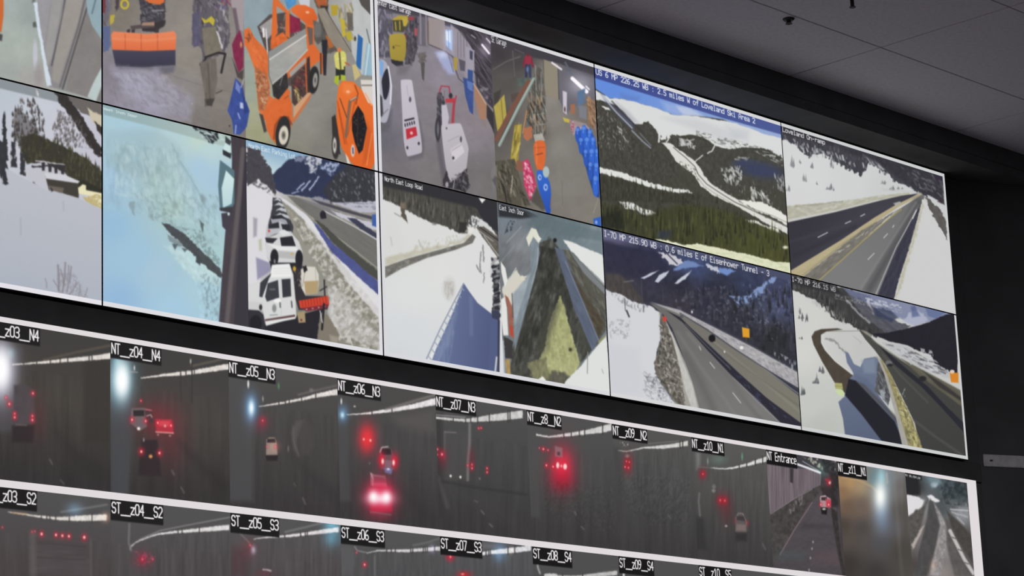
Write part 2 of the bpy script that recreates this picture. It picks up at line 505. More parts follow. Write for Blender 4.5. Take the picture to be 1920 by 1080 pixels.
def picture_mesh(name, mat, f, x0, x1, z0, z1, y, org, th):
    """thin plate whose front shows the part x0..x1, z0..z1 of a feed"""
    ox, oz = org
    bm = bmesh.new()
    bm_box(bm, x0 - ox, x1 - ox, y, y + th, z0 - oz, z1 - oz)
    bmesh.ops.recalc_face_normals(bm, faces=list(bm.faces))
    uv = bm.loops.layers.uv.new('uv')
    for fc in bm.faces:
        for lp in fc.loops:
            c = lp.vert.co
            lp[uv].uv = ((c.x + ox - f.x0) / (f.x1 - f.x0), (c.z + oz - f.z0) / (f.z1 - f.z0))
    me = bpy.data.meshes.new(name)
    bm.to_mesh(me); bm.free()
    me.materials.append(mat)
    return me

def add_feed(f, parent, org, key, label, y=0.0):
    m = screen_material('picture_' + key, f)
    ob = link('camera_feed', picture_mesh('camera_feed', m, f, f.x0, f.x1, f.z0, f.z1, y, org, 0.003), parent)
    if label: ob['label'] = label
    for (x0, x1, z0, z1, lab) in f.caps:
        c = link('caption', picture_mesh('caption', m, f, x0, x1, z0, z1, y - 0.0006, org, 0.0006), ob)
        if lab: c['label'] = lab
    return ob

def emit_mat(name, c):
    c = hx(c)
    lin = tuple(float(((v + 0.055) / 1.055) ** 2.4) for v in c)
    return pmat(name, (0.004, 0.004, 0.004), 0.45, spec=0.2, emit=(lin, 1.0))
M_RULE = [emit_mat('white_screen_rule_a', 'e2e0e6'), emit_mat('white_screen_rule_b', 'dcdce0'), emit_mat('white_screen_rule_c', 'd6d6da'), emit_mat('white_screen_rule_d', 'd4d4d6'), emit_mat('white_screen_rule_e', 'cbcccd')]  # one white per column, viewing-angle dimming to the right put into the colour
M_RULE_LOW = emit_mat('pinkish_white_screen_rule', 'dfd9dc')

BW = 0.0165      # white window rule
GAP = 0.0017     # half of the dark seam
def panel(col, row, feeds, label):
    x0, x1 = SX[col] + GAP, SX[col + 1] - GAP
    z1, z0 = SZ[row] - GAP, SZ[row + 1] + GAP
    org = ((x0 + x1) / 2, z0)
    root = empty('display_panel', (org[0], 0, org[1]))
    tag(root, label, 'display panel', 'panels of the upper video wall')
    link('housing', box_mesh('housing', M_HOUSING, x0 - org[0], x1 - org[0], 0.0055, 0.066, 0, z1 - z0, 0.002), root)
    bm = bmesh.new()
    t = 0.0014
    W_, H_ = x1 - x0, z1 - z0
    bm_box(bm, -W_ / 2, W_ / 2, 0.0002, 0.0055, 0, t)
    bm_box(bm, -W_ / 2, W_ / 2, 0.0002, 0.0055, H_ - t, H_)
    bm_box(bm, -W_ / 2, -W_ / 2 + t, 0.0002, 0.0055, t, H_ - t)
    bm_box(bm, W_ / 2 - t, W_ / 2, 0.0002, 0.0055, t, H_ - t)
    link('bezel', finish(bm, 'bezel', M_BEZEL), root)
    # white window rule along the outer edges of the shown window
    bm = bmesh.new()
    l_ = BW if col == 2 else t
    r_ = BW if col in (1, 4) else t
    zt, zb = (BW if row == 0 else t), (BW if row == 1 else t)
    if row == 0: bm_box(bm, -W_ / 2 + t, W_ / 2 - t, 0.0, 0.0055, H_ - BW, H_ - t)
    else: bm_box(bm, -W_ / 2 + t, W_ / 2 - t, 0.0, 0.0055, t, BW)
    if col == 2: bm_box(bm, -W_ / 2 + t, -W_ / 2 + BW, 0.0, 0.0055, zb, H_ - zt)
    if col in (1, 4): bm_box(bm, W_ / 2 - BW, W_ / 2 - t, 0.0, 0.0055, zb, H_ - zt)
    tag(link('white_rule', finish(bm, 'white_rule', M_RULE[col]), root), 'glowing white line along the edge of the picture')
    for k, (f, key, lab) in enumerate(feeds):
        add_feed(f, root, org, key, lab)
    return root

def upper_feed(col, row, xa=None, xb=None, ppm=582):
    t = 0.0014 + GAP
    a = SX[col] + (GAP + BW if col == 2 else t); b = SX[col + 1] - (GAP + BW if col in (1, 4) else t)
    z1 = SZ[row] - (GAP + BW if row == 0 else t); z0 = SZ[row + 1] + (GAP + BW if row == 1 else t)
    return Feed(xa if xa is not None else a, xb if xb is not None else b, z1, z0, ppm)

# ------------------------------------------------------------------ upper wall, far left column
def feed_gate():
    begin(upper_feed(0, 0, xa=-1.852))
    o(0, 0)
    field('-300 300 8a908c 60 60 a3aeaa 60 250 a6b1a8 150 400 a9b2aa 60 560 a0a8a2 200 600 a5a39f 220 100 98a29f')
    p('d0662c', '-60 -80 28 -80 26 120 10 240 -60 240', 1.5)
    p('4c4c4c', '-10 250 20 260 14 310 -10 300', 2)
    p('6f7773', '248 -80 268 -80 262 30 240 20', 3)
    p('59605f', '245 170 270 160 275 205 248 205', 2)
    e('bfc0cc', 264, 410, 17, 105, 3)
    e('9c9193', 290, 570, 34, 90, 8, .7)
    p('8b898b', '275 -80 650 -80 740 330 765 520 660 730 370 650 330 400', 1.5)
    p('98969a', '285 -80 400 -80 330 360 300 240', 4)
    p('9c9a98', '400 -80 485 -80 395 420 350 520 340 380', 4)
    l('5d5b60', '500 -80 470 120 388 490', 14, 2)
    p('9b958f', '510 -80 640 -80 600 120 480 490 440 630 392 600 400 480', 3)
    l('6e6869', '640 -20 585 210 450 650', 14, 2)
    l('55504f', '652 60 610 200 470 665', 12, 2)
    p('847f7d', '652 90 765 300 765 520 660 730 492 670 560 400', 2, n=(.03, 20, 40))
    p('8ea7b1', '640 -80 765 -80 765 300 690 190 655 80', 2)
    l('5f737d', '722 -20 690 100', 10, 2)
    p('cfdae6', '252 20 276 20 300 180 345 450 388 640 350 645', 1.5, r=(1.0, 6))
    p('b8c7c6', '765 500 700 620 655 725 735 770 765 640', 2)
    p('7d7a78', '765 640 720 760 770 770', 3)
    tex(.02, 12, 12)
    return F

def feed_slope():
    begin(upper_feed(0, 1, xa=-1.852))
    o(0, 140)
    field('-300 600 a9b0bd 20 150 b9c2cc 300 250 c4c9d4 500 400 c6c6d2 60 400 bfc4d0 680 500 c0bfcc 30 560 c5c8d2')
    p('8b9398', '-400 -80 765 190 765 290 430 205 0 103 -400 0', 2)
    p('6b6461', '480 130 765 200 765 350 610 280 540 210', 2, r=(2, 10))
    p('c9bfa8', '655 255 765 310 765 420 715 385 680 330', 2, r=(2, 8))
    p('cfccd3', '270 105 290 140 290 170 275 150', 2)
    p('35302f', '405 118 490 140 640 350 765 560 765 640 690 560 600 430 520 300 440 200', 1.5, r=(3, 7), n=(.05, 4, 8))
    p('3b3634', '705 350 765 390 765 460 730 420', 1.5, r=(2, 6))
    pines('5b5453 6b6463', '140 170 175 200 190 260 160 240', 14, 7, 3, .8, seed=2)
    pines('4d4745 5d5756 443f3e', '200 190 255 200 330 330 335 410 260 350 210 260', 60, 8, 3.2, .85, seed=3)
    p('5f5a5a', '100 290 140 250 220 330 300 430 300 520 250 620 170 580 95 450 85 340', 3, r=(4, 5, 9), a=.7); pines('3b3635 453f3d 4f4947 332f2d', '95 290 140 250 230 320 340 440 330 540 250 660 170 620 90 480 75 350', 150, 10, 3.6, .9, seed=4)
    pines('57504f 6a6464 4a4443 777272', '385 410 470 300 540 340 585 460 570 560 430 530', 90, 8, 3.2, .8, seed=5)
    sp('5d5757', '430 260 600 330 700 560 560 540 400 480', .57, 2.5, 6, 20)
    p('39372c', '160 470 250 440 400 505 540 570 660 640 765 725 768 890 590 840 480 740 330 660 200 670 160 580', 2, r=(2, 4, 8)); pines('3a3929 444430 2f2e25 4d4c38 35332b', '150 470 250 440 400 505 540 570 660 640 765 725 768 890 590 840 480 740 330 670 200 680 150 600', 220, 11, 3.8, .9, seed=6)
    pines('4f4e36 56553c', '400 540 560 600 765 740 768 850 560 760', 40, 10, 3, .6, seed=7)
    p('2f3136', '18 330 38 270 62 640 30 650', 1.5, r=(2, 4))
    p('34363b', '-20 480 30 500 70 780 55 830 10 790 -20 700', 1.5, r=(4, 4, 8), n=(.06, 3, 8))
    p('34363b', '85 500 118 490 122 700 82 690', 1.5, r=(3, 4, 8))
    p('34363b', '150 590 182 600 188 760 145 750', 1.5, r=(3, 4, 8))
    p('3a3a3e', '230 690 255 690 275 850 240 830', 1.5, r=(3, 4, 8))
    p('bfc0c8', '190 690 330 660 480 730 500 760 340 860 200 780', 2, r=(2, 6))
    for k, (x, y) in enumerate([(325, 690), (375, 700), (420, 710), (470, 725)]):
        p('343136', f'{x-14} {y-40} {x+14} {y-40} {x+10} {y+30} {x-10} {y+30}', 1.5)
    l('333036', '240 690 480 680', 12, 1.5, r=(1, 5))
    l('d7d7de', '270 645 480 675', 8, 1.5, r=(1, 5))
    p('3f3a33', '340 760 595 805 590 925 480 905 370 880', 1.5)
    p('6a6057', '360 830 480 850 470 890 370 870', 2)
    p('cdcdd4', '335 735 480 748 598 800 585 815 450 795 345 780', 1.2)
    p('2c2d22', '585 815 620 790 768 860 768 900 600 860', 1.5, r=(1, 4))
    p('e6e0b6', '585 850 620 822 645 830 645 865 768 890 768 925 590 892', 1.2)
    p('bfae76', '620 920 700 900 768 905 768 1010 690 980', 1.5, r=(2, 6))
    sp('f0ecc9', '640 915 768 905 768 1000', .55, 5, 3)
    p('b8bbc4', '-400 690 0 810 40 700 130 750 340 860 480 890 600 930 768 1015 768 1900 -400 1900', 1.5, r=(.6, 12), c2='a9b0bd', ax='300 850 100 1700')
    p('2f3038', '10 720 35 690 62 825 25 820', 1.5, r=(2, 4))
    p('2c2d33', '380 840 400 870 385 880', 1.5)
    o(0, 350)
    for x0, y0, x1, y1, w in [(440, 780, 435, 590, 14), (470, 790, 490, 570, 12), (500, 790, 535, 600, 10), (520, 810, 570, 730, 8), (450, 790, 400, 700, 7), (590, 820, 600, 740, 7), (630, 830, 655, 760, 6), (350, 760, 340, 690, 6), (480, 740, 455, 620, 9), (505, 700, 515, 590, 8)]:
        l('7f757e', f'{x0} {y0} {(x0+x1)/2+4} {(y0+y1)/2} {x1} {y1}', w, 2, .75)
    sp('80777c', '420 650 560 650 660 830 440 790', .55, 2, 4, 0, a=.6)
    l('979aa6', '155 240 155 360', 10, 3, .5)
    l('979aa6', '475 110 478 180', 8, 3, .5)
    return F

# ------------------------------------------------------------------ upper wall, second column
def feed_plow():
    begin(upper_feed(1, 0, xb=-0.625))
    o(0, 0)
    field('820 560 847e88 1000 620 9a97a6 1300 650 8d8685 1400 200 918981 1400 450 8d867d 900 100 7f776d 1100 850 9893a5 1500 950 7d7672 1700 700 857d76 1700 980 7c746c 1250 120 8a837c 900 900 8e8898 1000 -200 6f6862 1400 -250 7d756e')
    tex(.03, 14, 9, 20)
    p('706a70', '755 -300 840 -300 835 60 800 200 835 330 795 385 765 390', 3, r=(2, 8), n=(.06, 5, 8)); bits('4a454c 8a8488 5c6690 9a958f', '758 -60 835 -60 800 200 830 330 768 380', 40, 8, 2.5, 80, 40, .7, seed=1)
    p('5a678f', '772 200 830 195 815 380 780 385', 2, r=(1, 6))
    p('b8a83c', '822 115 862 105 850 170 828 188', 1.5, r=(1, 4))
    p('7a3742', '760 -40 795 -40 788 95 762 100', 2)
    for k in range(12):
        t = k / 12 * 6.283
        l('c6b22c', f'{935+27*math.cos(t)} {32+32*math.sin(t)} {935+27*math.cos(t+.6)} {32+32*math.sin(t+.6)}', 13, 1.2)
    p('4a4148', '860 -60 900 -60 890 60 865 90', 2, r=(2, 5))
    p('45424a', '1030 -10 1235 -30 1242 185 1170 205 1050 175 1060 90', 1.5, r=(2, 6), n=(.05, 4, 4)); bits('2c2a30 5d5a62 8e8a90 39363e 6b666c', '1045 10 1230 0 1235 170 1065 160', 60, 7, 2.2, 30, 60, .8, seed=2)
    l('8e8a90', '1140 80 1225 78', 10, 1.2)
    p('dd6a31', '1030 -60 1060 -20 1120 22 1200 35 1232 15 1235 -60', 1.5)
    p('3a3438', '1060 190 1240 150 1235 190 1165 240 1070 235', 1.5, r=(1, 5))
    p('564b4d', '975 195 1150 172 1160 205 985 220', 1.2)
    p('a5826e', '1070 168 1158 165 1158 192 1062 192', 1.2)
    for x in (965, 1000, 1180): p('3f383c', f'{x-14} 225 {x+12} 215 {x+10} 245 {x-14} 248', 1.5)
    p('e56a3a', '833 260 850 236 1000 246 1100 254 1200 246 1305 234 1322 262 1316 374 1100 382 842 372', 1.2, c2='ee8354', ax='1080 380 1080 240')
    for x in (938, 1058, 1180): l('bb5330', f'{x} 258 {x+2} 372', 7, 1.2, .8)
    l('f19a70', '850 290 1100 305 1310 285', 14, 5, .5)
    p('454357', '842 374 1100 383 1316 375 1316 490 1060 508 868 497', 1.2, c2='3b394a', ax='1000 380 1000 500')
    p('6c6873', '868 497 1060 508 1316 490 1300 545 1200 560 1100 520 900 520', 6)
    p('9f9cb0', '830 500 1180 530 1290 620 1450 720 1400 900 1100 840 920 680', 16, r=(8, 22), n=(.06, 14, 8, 30), a=.6)
    sp('b0aec2', '860 540 1250 560 1400 800 1050 800 900 640', .58, 8, 5, 35, .2, .55); sp('b9b8cb', '860 540 1050 560 1100 700 950 640', .6, 3, 2, 35, .15, .6)
    sp('7b7681', '800 520 1400 560 1400 900 820 800', .62, 10, 4, 35, a=.5)
    l('736d70', '1230 545 1480 630 1730 690', 6, 1.5, .7)
    l('7a747c', '850 640 880 760', 6, 1.5, .6)
    # workshop clutter on the right
    p('625c64', '1450 -60 1700 -80 1725 250 1690 400 1620 420 1530 460 1500 340 1440 340', 2, r=(3, 8), n=(.05, 5, 7, 20)); bits('3f3a44 77727a 544f5c 8f8a8c 4b4652 68636c', '1455 -20 1700 -40 1720 250 1690 390 1540 440 1510 340 1450 330', 110, 11, 2.6, 75, 35, .75, seed=3)
    p('5b566e', '1440 110 1500 80 1502 335 1450 360', 2, r=(1, 6), n=(.08, 4, 10))
    bits('c0bbbe a8a4a4 2f2b33', '1600 40 1700 20 1710 300 1640 330', 26, 9, 2, 70, 30, .7, seed=4)
    p('bfae33', '1508 130 1545 150 1585 120 1612 150 1600 195 1570 165 1530 175', 1.2)
    p('7a7264', '1515 210 1620 200 1668 390 1610 420 1540 440', 1.5, n=(.06, 6, 10))
    l('c3c0c4', '1630 240 1665 360', 14, 1.5, r=(1, 4))
    l('2f2b2d', '1545 440 1500 485', 12, 1.2); l('2f2b2d', '1540 430 1640 395 1690 405 1675 470 1660 545', 16, 1.2)
    p('6f675f', '1495 470 1620 430 1630 600 1605 760 1545 770 1510 560', 3, n=(.06, 5, 20))
    l('575049', '1560 480 1575 740', 14, 2, .7)
    p('45403d', '1535 745 1610 735 1590 800 1545 790', 2, r=(1, 4)); l('4a4441', '1620 700 1665 680', 8, 1.2)
    l('5d554f', '1545 700 1540 800', 8, 1.2)
    bits('554b86 6a6090 8a3a55 a07a3a 9d98a0', '1590 -60 1725 -60 1725 50 1620 80', 40, 8, 3, 60, 60, .8, seed=5)
    p('a2969a', '1722 -60 1836 -60 1826 230 1765 235', 2); p('6d5f66', '1740 60 1770 60 1810 300 1780 300', 3)
    p('86284a', '1772 262 1800 225 1826 330 1826 505 1790 545 1752 430 1740 335', 1.3, n=(.06, 5, 8)); e('c48a58', 1808, 335, 9, 22, 1.5)
    p('4d4644', '1740 430 1790 545 1826 520 1822 600 1780 580', 2)
    p('384d98', '1765 585 1822 640 1832 720 1872 830 1850 955 1800 1010 1752 1005 1740 900 1706 830 1730 740', 1.3, n=(.07, 6, 8))
    p('7182c4', '1770 605 1802 650 1800 705 1765 665', 1.5); p('b3bede', '1800 768 1834 772 1832 818 1800 812', 1.2)
    l('8fa0d6', '1785 850 1800 890', 10, 1.2); l('93a2d8', '1770 940 1765 1000', 10, 1.2); p('2c3f84', '1815 660 1840 760 1868 840 1830 860', 2)
    l('a9a4a0', '1830 590 1808 655', 8, 1.2)
    e('3a3635', 1722, 945, 6, 7, 1.2); e('b9a98a', 1440, 778, 5, 6, 1.5)
    return F

def feed_truck():
    begin(upper_feed(1, 0, xa=-0.6225))
    o(400, 0)
    field('280 100 93a1a6 260 500 98a39a 260 700 9aa494 300 850 a3a687 330 1010 9d9d7a 700 900 8f8b84 800 700 8c8881 850 400 8b857c 950 950 77736e 1100 100 b8b6b5 1000 500 8f8c86 650 1020 8b887d 800 1150 7d7a74 600 1200 83806f 500 -200 8f9aa0 900 -200 9a968f')
    tex(.02, 18, 10)
    p('8d9fa6', '215 -300 520 -300 470 0 420 350 330 300 228 250', 3, n=(.04, 14, 20))
    p('4d8fc4', '505 -80 625 -80 620 30 560 72', 1.5, n=(.08, 6, 4)); p('c6c6ce', '615 -80 725 -80 722 60 650 35', 1.5)
    p('b9bcba', '1045 -80 1195 -80 1200 560 1110 560 1040 400 1028 240', 2, n=(.03, 10, 20)); p('55504d', '1055 -90 1180 -90 1182 115 1110 40', 2)
    p('2c66ad', '1085 255 1122 288 1106 525 1070 492', 1.3); p('92b5c8', '1150 320 1200 335 1195 570 1118 560', 1.5, n=(.05, 6, 14)); l('5d6a70', '1150 220 1175 330', 8, 1.3)
    l('c9d4da', '1170 330 1140 560', 10, 1.3); p('c6b57a', '1040 488 1070 480 1105 565 1060 605', 1.5); e('3b3b3b', 1063, 290, 8, 18, 1.2)
    p('5a524b', '735 -60 870 -60 860 60 900 250 980 380 900 390 830 420 800 200 780 70', 2, r=(2, 6), n=(.12, 4, 6)); p('b0592f', '735 -60 855 -60 852 45 790 55', 1.5, n=(.1, 4, 4)); p('3d3532', '800 40 860 45 850 85 810 80', 1.5)
    bits('8c8272 5f574d a89f8c b39b2b 756c60', '930 40 1045 40 1045 340 1000 330 950 180', 46, 12, 2.4, 70, 25, .75, seed=9)
    p('8d8577', '775 65 835 58 1034 388 995 398 930 370 870 300', 1.2, n=(.06, 20, 4, 55)); l('5f564c', '835 58 1034 388', 6, 1.2)
    p('b39b2b', '878 40 935 38 930 112 890 122', 1.5, r=(1, 4)); p('c3ac2d', '952 135 985 148 992 272 968 275', 1.5, r=(1, 4)); p('b7a62c', '1000 235 1036 240 1036 302 1005 300', 1.5, r=(1, 4))
    p('6a635b', '1000 90 1045 100 1050 230 1010 230', 2, n=(.1, 3, 10)); p('b4622f', '842 255 880 300 902 350 865 368', 1.5, r=(1, 4))
    o(0, 0)
    p('384d98', '1765 585 1822 640 1832 720 1872 830 1850 955 1800 1010 1752 1005 1740 900 1706 830 1730 740', 1.3, n=(.05, 6, 8)); p('2c3f84', '1815 660 1840 760 1868 840 1830 860', 2)
    o(400, 0)
    # worker in a high visibility jacket
    p('2a2e28', '918 500 988 500 988 575 950 600 918 590', 1.2); p('a7b52b', '912 570 945 565 940 645 905 615', 1.2); p('a9b732', '955 560 990 565 992 605 955 605', 1.2)
    p('d2cb66', '902 410 930 385 960 378 990 390 998 430 996 490 975 500 985 525 918 520 912 470', 1.2, sm=1); l('4a4a38', '946 395 955 520', 12, 1.5, .85); l('efe9a8', '925 440 940 442', 6, 1.5, .8); l('efe9a8', '965 440 985 436', 6, 1.5, .8); e('d27a48', 945, 374, 17, 18, 1.2); l('b5573a', '990 470 1020 488', 10, 1.2)
    # plough truck
    p('544a48', '330 200 420 110 560 90 705 200 722 340 700 650 460 640 400 400', 2, n=(.05, 5, 6)); bits('8d8688 3a3030 a06a50 c0bcbc 6a2a3a', '340 200 560 110 700 220 560 290 420 320', 40, 9, 2, 50, 60, .7, seed=8); p('8d2342', '560 110 650 140 655 230 565 255', 1.5, n=(.08, 4, 6)); p('a09a9b', '345 200 470 110 485 210 400 300', 1.5, n=(.06, 6, 6)); l('e6e4e6', '375 215 378 275', 14, 1.5)
    p('da6229', '430 300 520 240 560 290 560 330 430 370', 1.5, n=(.12, 5, 5)); l('d9d5d0', '395 220 410 440', 9, 1.2)
    p('e26729', '447 -10 472 20 482 250 440 310 432 350', 1.2); p('e06a2e', '430 -60 480 -10 560 85 590 62 560 110 462 35', 1.2); p('dc682e', '540 105 572 90 574 285 540 270', 1.2)
    p('ea6a2c', '583 62 620 36 690 38 752 68 782 130 770 172 740 195 700 182 640 130 590 92', 1.2, c2='d95a20', ax='650 40 760 190'); e('f3b090', 706, 92, 14, 9, 1.5)
    p('5d5a57', '748 155 812 175 835 300 780 335 755 300', 2, r=(1, 5), n=(.1, 5, 5)); e('75736f', 782, 225, 28, 55, 2, .7)
    p('df662b', '690 180 752 190 757 330 804 400 795 455 720 515 700 400', 1.2); p('6b5a51', '702 200 746 212 746 330 720 340', 1.2)
    p('2b2a31', '812 300 856 300 852 400 846 565 826 565', 1.5); p('c25d2c', '796 400 822 402 820 555 802 552', 1.3); l('2b2728', '806 400 806 555', 7, 1.2)
    p('e06b31', '228 225 268 204 312 285 402 382 425 500 410 560 425 650 405 700 452 742 440 805 372 872 340 830 322 650 310 520 260 380 232 330', 1.2, n=(.05, 6, 10)); bits('4a342c 6b3a26', '240 230 275 220 300 280 250 330', 14, 5, 1.6, 60, 50, .8, seed=6); bits('b5552a f08a58', '270 290 400 400 420 600 330 520', 14, 10, 1.6, 55, 20, .6, seed=16)
    p('b0663d', '312 495 400 560 428 690 380 835 340 822', 2, n=(.06, 3, 3)); bits('d8c0a0 7a4a34 5a4038 e08a5c c9a888', '316 505 398 565 425 690 378 830 345 815', 70, 5, 1.8, 60, 60, .75, seed=7)
    p('de662b', '360 855 450 745 560 660 580 700 420 870 385 905', 1.3); l('e8e0d6', '420 870 480 800', 12, 1.5)
    p('9fa09b', '413 390 690 213 706 372 552 542 440 634 415 565', 1.2, n=(.03, 10, 6)); p('8c8e8b', '413 390 690 213 697 262 424 442', 1.3); l('d5d4cf', '422 446 696 264', 9, 1.2); l('c3c2bc', '440 632 552 542 706 374', 10, 1.2); l('6d6d69', '413 390 416 565 440 634', 7, 1.2)
    g('c86a50', 610, 360, 60, 60, .2)
    p('d9632b', '552 545 708 378 700 470 560 590', 1.3); p('a39b93', '568 545 692 428 694 468 580 580', 1.3)
    p('333031', '440 640 550 545 562 655 490 748 450 722', 1.3, n=(.1, 4, 5)); l('8a8683', '520 575 500 640', 5, 1.2)
    p('4f3c39', '586 600 704 472 708 690 622 806 590 770', 1.3, n=(.05, 4, 5)); bits('7e2c33 6b3038 3a2c2e 8d5a4a', '595 600 700 490 705 680 605 700', 46, 7, 2.5, 60, 60, .8, seed=10); bits('c7b050 b79e48 e8d890 4a3a34', '612 665 664 645 655 755 620 775', 16, 8, 2.5, 70, 30, .85, seed=11); l('e0602a', '692 470 700 690', 8, 1.2)
    p('3b302e', '702 440 722 420 732 695 708 700', 1.3)
    p('de6529', '390 900 440 790 562 690 592 790 592 900 570 1020 480 1090 430 1035 400 965', 1.2, n=(.03, 8, 8)); l('8d4526', '535 740 560 720', 6, 1.2)
    p('c9703f', '588 890 742 680 722 745 602 925', 1.3); p('cf9a72', '602 805 708 696 738 690 602 885', 1.3)
    p('4a413e', '344 850 372 862 402 985 380 995', 1.3)
    l('8d3f1c', '455 1040 465 940 505 880 560 880 585 930', 16, 2, .8); e('2c2b2b', 522, 1000, 55, 130, 1.3, rot=6); e('d2c9b8', 527, 1015, 36, 72, 1.3, rot=5); e('7a776a', 527, 1015, 16, 32, 2); e('4f4d47', 527, 1015, 7, 12, 1.3)
    e('2b2a2a', 752, 600, 40, 104, 1.3, rot=5); e('96938c', 764, 602, 18, 56, 1.3, rot=5); e('5d5b56', 764, 602, 7, 20, 1.3)
    # orange tractor
    p('8d8880', '1000 1200 1215 1180 1215 1290 1000 1270', 6)
    p('f06f26', '938 650 968 605 1050 612 1100 662 1196 740 1222 850 1222 1180 1190 1265 1100 1270 1040 1225 1000 1180 960 1100 925 960 925 760', 1.2, c2='e4601c', ax='960 620 1150 1260')
    l('7a3414', '1062 640 1085 700 1070 780', 8, 1.6, .8); l('b84a18', '930 760 960 900 1000 1080', 10, 2, .7); p('f58a48', '975 625 1040 630 1060 680 1010 720 970 690', 5, a=.5); p('c24c16', '1150 900 1190 1000 1180 1180 1120 1240 1130 1130', 6, a=.5)
    p('d6cfc8', '1104 598 1196 600 1204 790 1160 770 1112 668', 1.3); l('5b5552', '1115 640 1190 640', 9, 1.2, .8)
    p('1d1b1f', '1040 880 1085 792 1125 850 1152 960 1120 1125 1092 1155 1060 1065 1040 975', 1.2); l('6b3a24', '1085 800 1080 1120', 5, 1.2, .6); sp('5a4a48', '1045 880 1130 850 1150 960 1090 1120', .66, 4, 4)
    l('85604a', '1075 730 1025 760 1010 880 995 1025', 22, 1.5); l('c9b2a0', '1070 728 1030 752', 8, 1.2); l('5a3a2a', '950 740 1000 880', 8, 1.2, .8); l('c24f17', '1062 760 1035 900 1010 1010', 8, 1.2); l('b9491a', '940 820 985 1080', 8, 1.3); e('f8b48c', 1010, 688, 14, 10, 2); l('f7a070', '1140 700 1190 790', 9, 2)
    p('36302f', '888 880 915 858 936 980 948 1120 955 1160 905 1140 892 1000', 1.3); e('353030', 918, 1090, 30, 105, 1.3); e('c2beb7', 910, 1090, 14, 58, 1.3); e('6c6864', 910, 1090, 7, 24, 1.3)
    p('d8cfc6', '990 1150 1010 1180 1040 1260 1010 1250', 1.5); e('dbc3b2', 1046, 1130, 15, 46, 1.3); l('55608a', '1046 1110 1048 1150', 12, 1.3)
    l('ff9a66', '1190 1000 1150 1240', 7, 2, .7)
    return F

